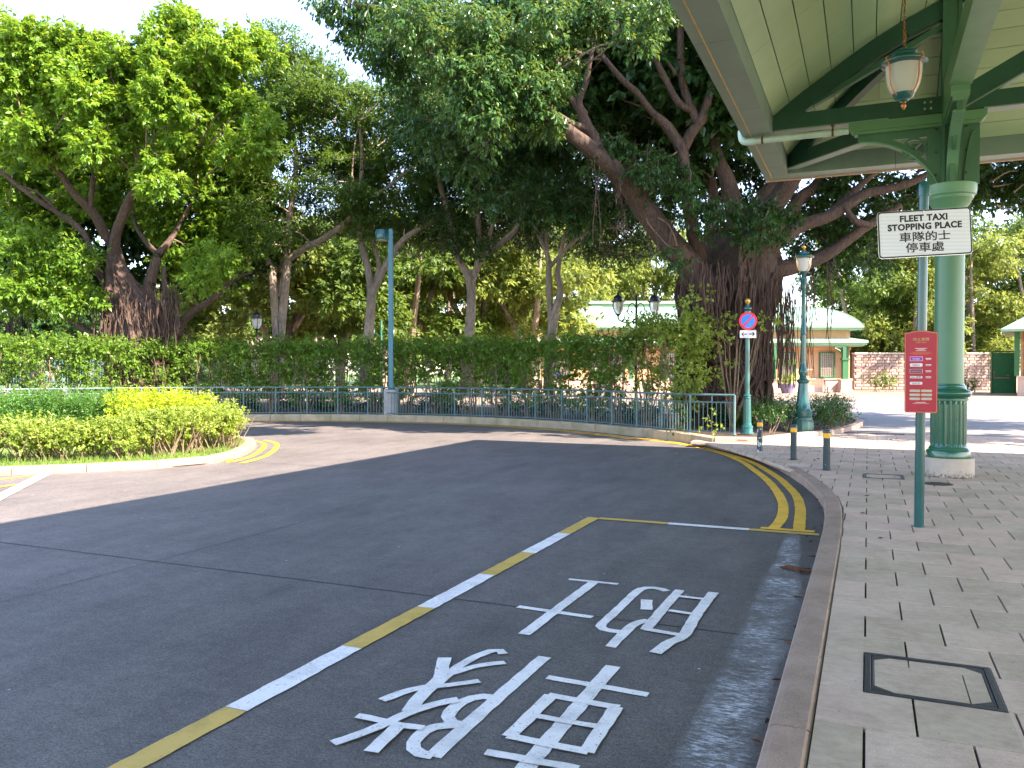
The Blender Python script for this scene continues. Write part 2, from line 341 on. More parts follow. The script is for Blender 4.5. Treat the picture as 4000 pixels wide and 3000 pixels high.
ORD = ['first', 'second', 'third', 'fourth', 'fifth', 'sixth', 'seventh', 'eighth', 'ninth', 'tenth', 'eleventh', 'twelfth', 'thirteenth', 'fourteenth', 'fifteenth', 'sixteenth', 'seventeenth', 'eighteenth', 'nineteenth', 'twentieth', 'twenty-first', 'twenty-second', 'twenty-third', 'twenty-fourth', 'twenty-fifth', 'twenty-sixth', 'twenty-seventh', 'twenty-eighth', 'twenty-ninth', 'thirtieth']
def kids(o): return [c for c in KID.get(o.name, [])]
def copy_tree(o, parent=None):
    c = o.copy(); COL.objects.link(c)
    if parent is not None: c.parent = parent
    for ch in list(o.children): copy_tree(ch, c)
    return c
def local(root, p):                  # world point -> root's frame
    a = root.rotation_euler.z; d = Vector(p)-root.location
    return Vector((d.x*cos(a)+d.y*sin(a), -d.x*sin(a)+d.y*cos(a), d.z))
def sheet(name, poly, z, mat, kind='structure'):
    m = MB(); m.add([(p[0], p[1], z) for p in poly], [tuple(range(len(poly)))]); o = m.build(name, mat)
    if kind: o['kind'] = kind
    return o
def smoothpath(pts, n=4):            # Catmull-Rom
    P = [Vector(p) for p in pts]; out = []
    for i in range(len(P)-1):
        a, b, c, d = P[max(i-1, 0)], P[i], P[i+1], P[min(i+2, len(P)-1)]
        for k in range(n):
            t = k/n; out.append(.5*((2*b)+(c-a)*t+(2*a-5*b+4*c-d)*t*t+(3*b-a-3*c+d)*t**3))
    out.append(P[-1]); return out
def resample(pts, step):
    P = [Vector(p) for p in pts]; L = [0]
    for i in range(1, len(P)): L.append(L[-1]+(P[i]-P[i-1]).length)
    n = max(1, round(L[-1]/step)); out = []; j = 0
    for k in range(n+1):
        s = L[-1]*k/n
        while j < len(P)-2 and L[j+1] < s: j += 1
        t = (s-L[j])/max(1e-9, L[j+1]-L[j]); out.append(P[j].lerp(P[j+1], min(1, max(0, t))))
    return out
def offset(pts, d):                  # to the left of travel
    P = [Vector(p) for p in pts]; out = []
    for i in range(len(P)):
        t = (P[min(i+1, len(P)-1)]-P[max(i-1, 0)]); t.z = 0; t.normalize(); out.append(P[i]+Vector((-t.y, t.x, 0))*d)
    return out
def ribbon(mb, pts, wd, z, mi=0, rag=0.0):
    P = [Vector((p[0], p[1], 0)) for p in pts]; a = offset(P, wd/2); b = offset(P, -wd/2)
    if rag:
        a = [p+Vector((random.uniform(-rag, rag), random.uniform(-rag, rag), 0)) for p in a]; b = [p+Vector((random.uniform(-rag, rag), random.uniform(-rag, rag), 0)) for p in b]
    n = len(P); mb.add([(p.x, p.y, z) for p in a+b], [(i, n+i, n+i+1, i+1) for i in range(n-1)], mi)

# ================================================================== GROUND, ROAD, PAVEMENT
def ring(c, r, n=64): return [(c[0]+r*cos(2*pi*i/n), c[1]+r*sin(2*pi*i/n)) for i in range(n)]
sheet('ground', ring((0, 60), 420), -.17, 'lawn')
KERB = [(-.385, -6), (-.385, 3.4), (-.385, 8.0), (-.40, 9.0), (-.44, 10.0), (-.55, 10.9), (-.75, 11.9), (-1.03, 13.0), (-1.43, 14.3), (-2.0, 15.75), (-2.55, 16.8), (-3.02, 17.5)]
FAR = [(-2.99, 17.5), (-3.75, 18.45), (-4.9, 19.5), (-6.2, 20.5), (-7.9, 21.5), (-10.2, 22.3), (-12.6, 22.6), (-15.3, 22.25), (-17.7, 21.35), (-19.8, 20.0), (-21.4, 18.2), (-22.6, 16.0), (-23.3, 13.5), (-23.6, 10.5), (-23.6, 2), (-23.6, -8)]
kerb_s = smoothpath([(x, y, 0) for x, y in KERB], 5)
far_s = smoothpath([(x, y, 0) for x, y in FAR], 5)
road_poly = [(p.x, p.y) for p in kerb_s]+[(p.x, p.y) for p in far_s[1:]]
# extend the road sheet a little under the kerbs
cx0 = Vector((-11, 8, 0))
road_poly = [tuple((Vector((x, y, 0))+(Vector((x, y, 0))-cx0).normalized()*.12)[:2]) for x, y in road_poly]
road = sheet('road', road_poly, RZ, 'road')
# expansion joints of the road slabs
jm = MB()
for Yj in (5.15, 11.45, 17.75): jm.add([(-23.4, Yj-.008-.0, RZ+.003), (-.40 if Yj < 9 else -.68 if Yj < 12 else -3.4, Yj-.006, RZ+.003), (-.40 if Yj < 9 else -.68 if Yj < 12 else -3.4, Yj+.006, RZ+.003), (-23.4, Yj+.008, RZ+.003)], [(0, 1, 2, 3)])
for Xj in (-4.55,): pass
a, b = G(0, 2355, RZ), G(2420, 1712, RZ)
for (p, q) in ((a, b),):
    d = (q-p).normalized(); s_ = Vector((-d.y, d.x, 0))*.0035
    jm.add([p-s_+Vector((0, 0, .006)), q-s_+Vector((0, 0, .006)), q+s_+Vector((0, 0, .006)), p+s_+Vector((0, 0, .006))], [(0, 1, 2, 3)])
o = jm.build('expansion_joint', 'joint', road); o['kind'] = 'stuff'

# ---- kerb of the pavement, stone by stone
INNER = [(-.212, -6), (-.212, 3.4), (-.214, 7.0), (-.224, 8.7), (-.245, 9.6), (-.32, 10.45), (-.46, 11.1), (-.69, 11.9), (-.98, 12.9), (-1.36, 13.8), (-1.85, 14.95), (-2.5, 16.3), (-2.93, 17.1)]
pave = tag(sheet('pavement', [(-.3, -6)]+[(x+.02, y) for x, y in INNER]+[(-2.7, 17.5), (-1.6, 21.5), (1, 22.3), (9, 22.3), (9, -6)], -.022, 'paving_bed'), kind='structure')
def kerbrun(path, wid, z0, z1, step, mat, parent, name='kerbstone', inner=None, rnd=.03, drop=None):
    P = resample(path, step)
    for i in range(len(P)-1):
        a, b = P[i], P[i+1]; d = b-a; L = d.length; sub = 3
        pts = [a+d*(k/sub) for k in range(sub+1)]
        # follow the curve inside a stone
        t0 = (P[i+1]-P[max(i-1, 0)]).normalized(); t1 = (P[min(i+2, len(P)-1)]-P[i]).normalized()
        n0 = Vector((t0.y, -t0.x, 0)); n1 = Vector((t1.y, -t1.x, 0)); g = .006
        zt = z1 if drop is None else z1-drop(a)
        zt2 = z1 if drop is None else z1-drop(b)
        a2, b2 = a+d.normalized()*g, b-d.normalized()*g
        prof = [(0, z0, 0), (0, None, -.035), (.012, None, -.012), (.04, None, 0), (wid-.02, None, 0), (wid, None, -.015), (wid, z0, 0)]
        vs = []
        for (p, nn, zz) in ((a2, n0, zt), (b2, n1, zt2)):
            for (o_, zf, dz) in prof:
                q = p+nn*o_; vs.append((q.x, q.y, zf if zf is not None else zz+dz))
        k = len(prof); mb = MB(); mb.add(vs, [tuple(range(k)), tuple(range(2*k-1, k-1, -1))]+[(j, k+j, k+j+1, j+1) for j in range(k-1)])
        c = (a+b)/2; mb.v = [(x-c.x, y-c.y, z) for x, y, z in mb.v]
        mb.build(name, mat, parent, loc=(c.x, c.y, 0))
rk = tag(sheet('road_kerb', [(-.36, -6), (-.22, -6), (-.22, 8), (-.36, 8)], -.06, 'paving_bed'), kind='structure')
def dropk(p): return max(0, min(.085, (p.y-13.5)*.03))
kerbrun(smoothpath([(x, y, 0) for x, y in KERB], 6), .178, -.16, .006, .98, 'kerb_brown', rk, drop=dropk)

# ---- slabs
PX, PYT = .405, .4286; Y0 = 3.73
slab_mb = MB(); slab_mb.bev((0, 0, -.025), (PX-.011, PYT-.006, .05), .003); slab_me = slab_mb.mesh('paving_slab', 'slab')
inner_v = [Vector((x, y, 0)) for x, y in INNER]
def clip_half(poly, p, n):           # keep side where (q-p).n >= 0
    out = []
    for i in range(len(poly)):
        a, b = poly[i], poly[(i+1) % len(poly)]; da, db = (a-p).dot(n), (b-p).dot(n)
        if da >= 0: out.append(a)
        if (da < 0) != (db < 0): out.append(a.lerp(b, da/(da-db)))
    return out
holes = [((-.012, .578), (4.14, 4.74)), ((-.06, .48), (12.50, 13.06))]
cells = []
for r in range(-20, 46):
    for c in range(-14, 24):
        x0 = c*PX+(0 if r % 2 == 1 else PX/2)-.005; y0 = Y0+r*PYT
        xc, yc = x0+PX/2, y0+PYT/2
        # far limits: curve where the plaza starts
        if yc > 21.6-.02*(xc-3)**2 or xc > 8.5 or yc < -5: continue
        kx = np.interp(yc, [v.y for v in inner_v], [v.x for v in inner_v]) if yc < 17.1 else -2.93+(yc-17.1)*.3
        if xc < kx-.5: continue
        d = hypot(xc, yc); cells.append((d if (yc > 2.4 and abs(xc-.13*yc) < .9+.3*yc*.6 and xc < .2*yc+.6) else 99+d, r, c, xc, yc))
cells.sort(); nsl = 0; rest = MB()
for d, r, c, xc, yc in cells:
    w2, h2 = (PX-.011)/2, (PYT-.004)/2
    poly = [Vector((xc-w2, yc-h2, 0)), Vector((xc+w2, yc-h2, 0)), Vector((xc+w2, yc+h2, 0)), Vector((xc-w2, yc+h2, 0))]
    best = min(range(len(inner_v)-1), key=lambda i: abs(((inner_v[i]+inner_v[i+1])/2-Vector((xc, yc, 0))).length-0) if True else 0)
    full = True
    # nearest inner kerb segment
    bd = 1e9
    for i in range(len(inner_v)-1):
        a, b = inner_v[i], inner_v[i+1]; ab = b-a; t = max(0, min(1, (Vector((xc, yc, 0))-a).dot(ab)/ab.length_squared)); q = a+ab*t; dd = (q-Vector((xc, yc, 0))).length
        if dd < bd: bd = dd; seg = (a, b)
    if bd < .45:
        a, b = seg; t = (b-a).normalized(); n = Vector((t.y, -t.x, 0)); p2 = clip_half(poly, a+n*.012, n)
        if len(p2) < 3: continue
        if len(p2) != 4 or max((u-v).length for u, v in zip(p2, poly)) > 1e-4: poly = p2; full = False
    hit = False
    for (hx, hy) in holes:
        if poly[0].x < hx[1] and max(p.x for p in poly) > hx[0] and min(p.y for p in poly) < hy[1] and max(p.y for p in poly) > hy[0]:
            hit = True
            pieces = [[(Vector((hx[0], 0, 0)), Vector((-1, 0, 0)))], [(Vector((hx[1], 0, 0)), Vector((1, 0, 0)))], [(Vector((hx[0], 0, 0)), Vector((1, 0, 0))), (Vector((hx[1], 0, 0)), Vector((-1, 0, 0))), (Vector((0, hy[0], 0)), Vector((0, -1, 0)))], [(Vector((hx[0], 0, 0)), Vector((1, 0, 0))), (Vector((hx[1], 0, 0)), Vector((-1, 0, 0))), (Vector((0, hy[1], 0)), Vector((0, 1, 0)))]]
            first = True
            for cl in pieces:
                pp = poly
                for p_, n_ in cl:
                    pp = clip_half(pp, p_, n_) if len(pp) > 2 else pp
                if len(pp) > 2:
                    xs = [p.x for p in pp]; ys = [p.y for p in pp]
                    if (max(xs)-min(xs)) < .006 or (max(ys)-min(ys)) < .006: continue
                    mb = MB(); mb.prism([(p.x-xc, p.y-yc) for p in pp], -.05, 0); mb.build('paving_slab', 'slab', pave, loc=(xc, yc, .0)); nsl += 1
            break
    if hit: continue
    dz = random.uniform(-.0012, .0012)
    if nsl < 286:
        if full: link('paving_slab', slab_me, pave, (xc, yc, dz))
        else:
            mb = MB(); mb.prism([(p.x-xc, p.y-yc) for p in poly], -.05, 0); mb.build('paving_slab', 'slab', pave, loc=(xc, yc, dz))
        nsl += 1
    else: rest.prism([(p.x, p.y) for p in poly], -.05+dz, dz)
o = rest.build('far_paving_slabs', 'slab', pave); o['kind'] = 'stuff'

# ---- plaza beyond
sheet('plaza', [(-2.4, 20.3), (-1.2, 21.55), (0, 21.45), (1.5, 21.55), (3, 21.6), (5, 21.5), (9, 21.2), (9, -6), (60, -6), (60, 45), (-9, 45), (-9, 28), (-6, 24)], .003, 'plaza')
Lq = D(2000, 1500, 33)
def cf(xr, d, z=0.0): return CP*0+Vector((0, 0, z))+RT*xr+Vector((FW.x, FW.y, 0)).normalized()*d   # camera-aligned plan
plz = sheet('forecourt', [cf(-40, 29)[:2], cf(70, 29)[:2], cf(70, 75)[:2], cf(-40, 75)[:2]], -.003, 'paver_buff')
def band(name, x0, x1, d0, d1, z, mat): return sheet(name, [cf(x0*d0, d0)[:2], cf(x1*d0, d0)[:2], cf(x1*d1, d1)[:2], cf(x0*d1, d1)[:2]], z, mat)
def quadsheet(name, pts, z, mat): return sheet(name, [G(x, y, z)[:2] for x, y in pts], z, mat)
quadsheet('dark_paver_band', [(3300, 1610), (3340, 1572), (4300, 1572), (4500, 1612)], .004, 'paver_dark')
quadsheet('pale_paver_band', [(3355, 1608), (3375, 1552), (3420, 1552), (3455, 1608)], .008, 'paver_pale')
quadsheet('pale_paver_strip', [(3760, 1585), (3790, 1578), (3900, 1605), (3860, 1607)], .008, 'paver_pale')
quadsheet('pale_paver_edge', [(3300, 1616), (3300, 1607), (4500, 1609), (4500, 1618)], .010, 'paver_pale')

# ---- painted lines on the road (all > 4 mm above the slab and above one another)
bay = thing('parking_bay_marking', 'long yellow and white dashed bay outline painted on the near road', 'road marking')
X1 = -2.76; wl = .135
ys = [8.62, 7.66, 6.72, 5.86, 4.875, 4.0, 3.04, 2.2, 1.3, .4, -.5]
for i in range(len(ys)-1):
    mb = MB(); n = 14; ribbon(mb, [(X1, ys[i]+(ys[i+1]-ys[i])*k/n) for k in range(n+1)], wl, RZ+.006, rag=.004)
    mb.build('line_dash', 'paint_yellow' if i % 2 == 0 else 'paint_white', bay)
xs = [X1+wl/2, -1.93, -1.1, -.43]
for i in range(3):
    mb = MB(); n = 10; ya = 8.62; ribbon(mb, [(xs[i]+(xs[i+1]-xs[i])*k/n, 8.60+.0*k) for k in range(n+1)], .11, RZ+.006, rag=.003)
    mb.build('line_dash', 'paint_white' if i == 1 else 'paint_yellow', bay)
def gl(pts, z=RZ): return [G(x, y, z) for x, y in pts]
dy = thing('double_yellow_line', 'bright double yellow line curving along the pavement kerb and far kerb', 'road marking')
L1 = gl([(3018, 2070), (3040, 2045), (3055.7, 2019), (3060, 1975.5), (3048, 1943), (3027, 1910), (2994, 1874), (2947, 1838), (2900, 1805.5), (2831, 1776.6), (2763, 1756.7), (2690, 1740), (2600, 1727)])
L2 = gl([(3121, 2073), (3126, 2019), (3126, 1983), (3113.6, 1943), (3084.6, 1907), (3045, 1870.6), (3001, 1841.7), (2943.6, 1809), (2875, 1784), (2781, 1758.5), (2708.5, 1742), (2610, 1723)])
fo1 = offset(far_s, .33); fo2 = offset(far_s, .55)
L1 += [p for p in fo2 if p.x < L1[-1].x-.8 and p.y > 2]; L2 += [p for p in fo1 if p.x < L2[-1].x-.8 and p.y > 2]
for L in (L1, L2):
    mb = MB(); ribbon(mb, resample(smoothpath([(p.x, p.y, 0) for p in L], 5), .12), .118, RZ+.006, rag=.0035); mb.build('yellow_line', 'paint_yellow_bright', dy)
mb = MB(); ribbon(mb, [(-1.0+.13*k, 8.72) for k in range(5)], .1, RZ+.010, rag=.003); mb.build('end_bar', 'paint_yellow_bright', dy)
# worn smear of old white line
mb = MB(); cen = smoothpath(gl([(3100, 2078), (3080, 2180), (3040, 2330), (2985, 2480), (2915, 2640), (2850, 2800), (2790, 2950), (2750, 3060)]), 5)
cen = resample([(p.x, p.y, 0) for p in cen], .12); cw = [.12+.17*min(1, k/20) for k in range(len(cen))]
va, ec = [], []
for k, p in enumerate(cen):
    for q, e in ((-1, 0), (-.6, .8), (0, 1), (.55, .8), (1, 0)):
        va.append((p.x+q*cw[k]/2*1.15+random.uniform(-.008, .008), p.y, RZ+.006)); ec.append(e*(.45 if k < 2 else 1))
mb.add(va, [(k*5+j, k*5+j+1, (k+1)*5+j+1, (k+1)*5+j) for k in range(len(cen)-1) for j in range(4)])
o = mb.build('worn_paint_streak', 'paint_worn'); tag(o, 'faded whitish streak of worn paint beside the near kerb', 'road marking')
at_ = o.data.color_attributes.new('edge', 'FLOAT_COLOR', 'POINT'); at_.data.foreach_set('color', np.repeat(np.array(ec, dtype=np.float32), 4))
# characters painted on the road, stroke by stroke
def c2(pts): return [G(1200+x/1.4747, 1900+y/1.4747, RZ) for x, y in pts]
CH = [
 ('lettering', 'white 士 character painted on the road, upside down from the camera', [([(1508, 537), (1790, 566)], .06), ([(1213, 696), (1643, 758)], .075), ([(1655, 552), (1450, 705), (1248, 858)], .10)]),
 ('lettering', 'white 的 character painted on the road next to the kerbside streak', [([(2072, 606), (2030, 592), (1975, 586), (1925, 593), (1880, 625), (1790, 712), (1700, 795), (1702, 822), (1760, 836), (1815, 842)], .085), ([(1965, 775), (1895, 792), (1840, 835), (1745, 930)], .085), ([(1956, 658), (1954, 715)], .10),
   ([(2147, 602), (2050, 710), (1948, 832)], .09), ([(1945, 828), (2180, 868)], .07), ([(2340, 617), (2250, 735), (2167, 868), (2090, 905), (2005, 968)], .095), ([(2140, 640), (2300, 657)], .06), ([(2085, 722), (2235, 745)], .065)]),
 ('lettering', 'white 車 character painted on the road at the bottom of the photo', [([(1760, 1040), (1530, 1310), (1290, 1590), (1180, 1730)], .105), ([(1383, 1104), (1966, 1206)], .075), ([(1385, 1208), (1795, 1280)], .075), ([(1405, 1210), (1285, 1330), (1160, 1450)], .09), ([(1783, 1278), (1700, 1400), (1608, 1540)], .09), ([(1155, 1448), (1620, 1540)], .07), ([(1310, 1332), (1670, 1393)], .06), ([(1028, 1543), (1560, 1640)], .07)]),
 ('lettering', 'white 隊 character painted on the road beside the dashed bay line', [([(1368, 985), (1060, 1255), (725, 1562)], .10), ([(1085, 1222), (1000, 1215), (905, 1240), (840, 1285), (812, 1335), (835, 1368), (900, 1378)], .085), ([(885, 1382), (770, 1387), (680, 1412), (622, 1465), (608, 1512), (650, 1548), (728, 1560)], .085),
   ([(1128, 972), (1108, 950), (1055, 955), (965, 990), (870, 1045), (800, 1100), (740, 1150), (650, 1168), (560, 1190), (430, 1240)], .075), ([(1138, 1022), (1040, 1032), (940, 1052), (835, 1085)], .065), ([(792, 995), (778, 1050), (765, 1115), (690, 1185), (640, 1235), (590, 1305)], .10), ([(992, 1130), (870, 1148), (740, 1162)], .065),
   ([(872, 1240), (760, 1260), (650, 1293), (560, 1325), (420, 1392), (300, 1440), (148, 1492)], .075), ([(288, 1333), (400, 1355), (520, 1385), (672, 1405)], .065), ([(525, 1390), (460, 1455), (368, 1545)], .09)])]
for nm, lab, st in CH:
    t = thing('road_character', lab, 'road marking')
    for k, (pts, wd) in enumerate(st):
        P = c2(pts); P = smoothpath(P, 5) if len(P) > 2 else P
        mb = MB(); ribbon(mb, resample([(p.x, p.y, 0) for p in P], .06), wd*.78, RZ+.005+.0009*k, rag=.003); mb.build('stroke', 'paint_white', t)

# ---- manhole frames and drain covers
def manhole(x0, x1, y0, y1, label):
    t = thing('manhole_cover', label, 'manhole cover', ((x0+x1)/2, (y0+y1)/2, 0)); a, b = (x1-x0)/2, (y1-y0)/2; f = min(.038, a*.1)
    mb = MB()
    for (cx, cy, sx, sy) in ((0, -b+f/2, 2*a, f), (0, b-f/2, 2*a, f), (-a+f/2, 0, f, 2*b-2*f), (a-f/2, 0, f, 2*b-2*f)): mb.bev((cx, cy, -.02), (sx, sy, .046), .002)
    mb.build('frame', 'cover_iron', t)
    mb = MB()
    for (cx, cy, sx, sy) in ((0, -b+f*1.3, 2*a-2.2*f, f*.4), (0, b-f*1.3, 2*a-2.2*f, f*.4), (-a+f*1.3, 0, f*.4, 2*b-3.2*f), (a-f*1.3, 0, f*.4, 2*b-3.2*f)): mb.bev((cx, cy, -.021), (sx, sy, .044), .002)
    for sx, sy in ((1, -1), (-1, 1), (1, 1), (-1, -1)):
        X, Y = sx*(a-1.5*f), sy*(b-1.5*f); mb.prism([(X, Y), (X-sx*.08, Y), (X, Y-sy*.06)] if sx*sy > 0 else [(X, Y), (X, Y-sy*.06), (X-sx*.08, Y)], -.03, .0016)
    mb.build('inner_rim', 'cover_iron', t)
    ia, ib = a-1.55*f, b-1.55*f; sx = ia*.62; sy = ib*.55
    for (xa, xb, ya, yb) in ((-ia, sx, -ib, sy), (sx+.006, ia, -ib, sy), (-ia, -ia*.35, sy+.005, ib), (-ia*.35+.006, ia, sy+.005, ib)):
        mb = MB(); mb.bev(((xa+xb)/2, (ya+yb)/2, -.021), (xb-xa, yb-ya, .04), .002); mb.build('inset_slab', 'slab', t)
manhole(-.006, .572, 4.146, 4.734, 'black framed manhole cover with inset paving in the near pavement')
manhole(-.05, .475, 12.52, 13.04, 'black framed manhole cover beyond the sign post, left of the column')
t = thing('drain_cover', 'round black iron drain cover at the foot of the column plinth', 'drain cover', (.86, 12.22, 0)); mb = MB(); mb.lathe([(.17, -.02), (.17, .004), (.155, .006)], n=28); mb.build('lid', 'cover_iron', t)
mb = MB(); mb.lathe([(.185, -.02), (.185, .003), (.178, .003)], n=28); mb.build('rim', 'cover_iron', t)

# ================================================================== ISLAND, PLANTERS, KERBS
ISL = [(-13.6, 14.95), (-13.05, 14.8), (-12.4, 14.35), (-11.7, 13.5), (-11.1, 12.6), (-10.72, 11.9), (-10.48, 11.0), (-10.75, 10.2), (-11.3, 9.45), (-12.3, 8.47), (-14.2, 7.1), (-16.5, 6.0), (-18.6, 6.4), (-19.6, 8.2), (-19.4, 11), (-18.0, 13.4), (-15.8, 14.8)]
isl = smoothpath([(x, y, 0) for x, y in ISL+ISL[:1]], 4)
sheet('island_soil', [(p.x, p.y) for p in offset(isl, -.12)], -.035, 'lawn')
ik = tag(sheet('island_kerb', [(p.x, p.y) for p in offset(isl, -.03)][:-1], -.1, 'paving_bed'), kind='structure')
kerbrun(isl, .24, -.16, .0, 1.05, 'kerb_buff', ik)
mbx = MB()
dy2 = thing('double_yellow_line', 'short double yellow line wrapping round the tip of the green island', 'road marking')
for o_ in (.16, .42):
    P = [p for p in offset(isl, o_) if p.x > -13.8 and p.y > 11.05-.25*0 and p.y < 15.2]
    mb = MB(); ribbon(mb, resample(P, .12), .105, RZ+.006, rag=.0035); mb.build('yellow_line', 'paint_yellow_bright', dy2)
dy3 = thing('double_yellow_line', 'double yellow line along the island kerb at the left edge of the photo', 'road marking')
for pts in ([(-60, 1883), (0, 1873), (139, 1857.6)], [(-60, 1914), (0, 1902), (66, 1893)]):
    mb = MB(); ribbon(mb, resample(gl(pts), .12), .1, RZ+.006, rag=.003); mb.build('yellow_line', 'paint_yellow_bright', dy3)
mb = MB(); ribbon(mb, resample(gl([(-160, 2042), (0, 1943), (177, 1853)]), .15), .17, RZ+.012, rag=.006); tag(mb.build('white_line', 'paint_white'), 'single white line crossing from the island kerb at the left edge', 'road marking')

bedp = offset(far_s, -.2)
sheet('planting_bed', [(p.x, p.y) for p in bedp]+[(-34, -8), (-34, 26), (-22, 31), (-9, 29), (-1.0, 24.5)], .05, 'soil')
fk = tag(sheet('planter_kerb', [(p.x, p.y) for p in offset(far_s, -.05)]+[(p.x, p.y) for p in offset(far_s, -.2)][::-1], -.1, 'paving_bed'), kind='structure')
kerbrun(far_s, .27, -.16, .09, .98, 'kerb_mossy', fk)
PK = [G(x, y, 0) for x, y in ((3300, 1633), (3352, 1645), (3372, 1655), (3363, 1669), (3323, 1682.5), (3244, 1699), (3106, 1713), (2962, 1731))]+[Vector((-2.95, 17.50, 0))]
pk_s = smoothpath([(p.x, p.y, 0) for p in PK], 5)
kerbrun(pk_s, .2, -.05, .11, .95, 'kerb_brown', fk)
mb = MB(); mb.add([(p.x, p.y, .06) for p in offset(pk_s, -.12)]+[(-6, 23, .06), (-3, 26, .06), (0, 27, .06)], [tuple(range(len(pk_s)+3))]); tag(mb.build('planter_soil', 'soil'), kind='structure')

# ---- railing
fpath = resample([p for p in offset(far_s, -.15) if p.y < 30][4:], .05)
E0 = G(2868, 1698, .09)
fence_line = resample([Vector((E0.x, E0.y, 0)), Vector((-3.75, 18.75, 0))]+[p for p in fpath if p.x < -4.05], 1.02)
rail = thing('railing', 'teal green metal railing curving along the far kerb in front of the tall hedge', 'railing', (-3, 17.8, 0))
nb = 0; stuff = MB()
bal = MB(); bal.tube([(0, 0, .14), (0, 0, .80)], .0095, 5); bal_me = bal.mesh('baluster', 'teal_rail', True)
pst = MB(); pst.tube([(0, 0, .06), (0, 0, .97)], .027, 8); pst.lathe([(.05, .085), (.05, .10), (.03, .11)], n=10); pst_me = pst.mesh('rail_post', 'teal_rail', True)
stb = MB(); stb.tube([(0, 0, .81), (0, 0, .955)], .02, 6); stb_me = stb.mesh('rail_stub', 'teal_rail', True)
R0 = rail.location
for i, p in enumerate(fence_line):
    vis = p.y > 8
    q = p-R0; lean = random.uniform(-.006, .006)
    if vis: link('post', pst_me, rail, (q.x, q.y, 0)).rotation_euler = (lean, lean, 0)
    if i+1 < len(fence_line) and vis:
        n = fence_line[i+1]; d = n-p
        m_ = p+d*.5-R0; link('stub', stb_me, rail, (m_.x, m_.y, 0))
        for k in range(1, 10):
            b = p+d*(k/10)-R0
            if nb < 290: link('baluster', bal_me, rail, (b.x, b.y, 0)); nb += 1
            else: stuff.tube([(b.x, b.y, .14), (b.x, b.y, .80)], .0095, 4)
        for z, r in ((.965, .024), (.80, .019), (.135, .017)):
            mb = MB(); a_, b_ = p-R0, n-R0; mb.tube([(a_.x, a_.y, z), ((a_.x+b_.x)/2, (a_.y+b_.y)/2, z), (b_.x, b_.y, z)], r, 6); mb.build('rail', 'teal_rail', rail, True)
if stuff.v: stuff.build('far_balusters', 'teal_rail', rail)['kind'] = 'stuff'

# ================================================================== CANOPY
CX, CY = 1.06, 13.22
can = thing('canopy', 'green station canopy with column, brackets and panelled ceiling over the pavement', 'canopy', (CX, CY, 0))
def W(mb):       # world verts -> canopy frame
    mb.v = [(x-CX, y-CY, z) for x, y, z in mb.v]; return mb
mb = MB(); mb.lathe([(.335, 0), (.335, .255), (.325, .27)], n=40); mb.build('plinth', 'plinth_conc', can, True)
mb = MB(); mb.lathe([(.285, .27), (.287, .36), (.28, .375), (.262, .385), (.262, .40), (.245, .415), (.24, .43)], n=40); mb.build('base_moulding', 'green_gloss', can, True)
mb = MB(); nfl = 20; prof = []
seg = nfl*6; rows = [.42, .47, 1.03, 1.08]; vs = []
for z in rows:
    for j in range(seg):
        t = 2*pi*j/seg; ph = (j % 6)/6; r = .232
        if rows[0] < z < rows[-1]: r = .234-.02*max(0, sin(pi*max(0, (ph-.2))/.8))
        vs.append((r*cos(t), r*sin(t), z))
mb.add(vs, [(i*seg+j, i*seg+(j+1) % seg, (i+1)*seg+(j+1) % seg, (i+1)*seg+j) for i in range(3) for j in range(seg)]); mb.build('fluted_shaft', 'green_gloss', can, False)
mb = MB(); mb.lathe([(.235, 1.075), (.255, 1.08), (.255, 1.11), (.245, 1.12), (.27, 1.135), (.292, 1.16), (.298, 1.185), (.29, 1.21), (.265, 1.23), (.235, 1.238), (.225, 1.25), (.222, 1.29), (.205, 1.30), (.2, 1.32)], n=40); mb.build('collar', 'green_gloss', can, True)
mb = MB(); mb.lathe([(.192, 1.30), (.190, 3.82)], n=40); mb.build('shaft', 'shaft_green', can, True)
mb = MB(); mb.lathe([(.19, 3.74), (.2, 3.75), (.2, 3.80), (.215, 3.82), (.25, 3.86), (.275, 3.92), (.29, 3.93), (.30, 3.97), (.325, 3.985), (.33, 4.02), (.335, 4.04), (.335, 4.13), (.30, 4.14)], n=40); mb.build('capital', 'capital_green', can, True)
# post: square core with raised corner fillets
mb = MB(); mb.box((0, 0, 5.6), (.2, .2, 3.0))
for sx in (-1, 1):
    for sy in (-1, 1): mb.box((sx*.1, sy*.1, 5.6), (.045, .045, 2.99))
mb.build('post', 'green_mid', can)
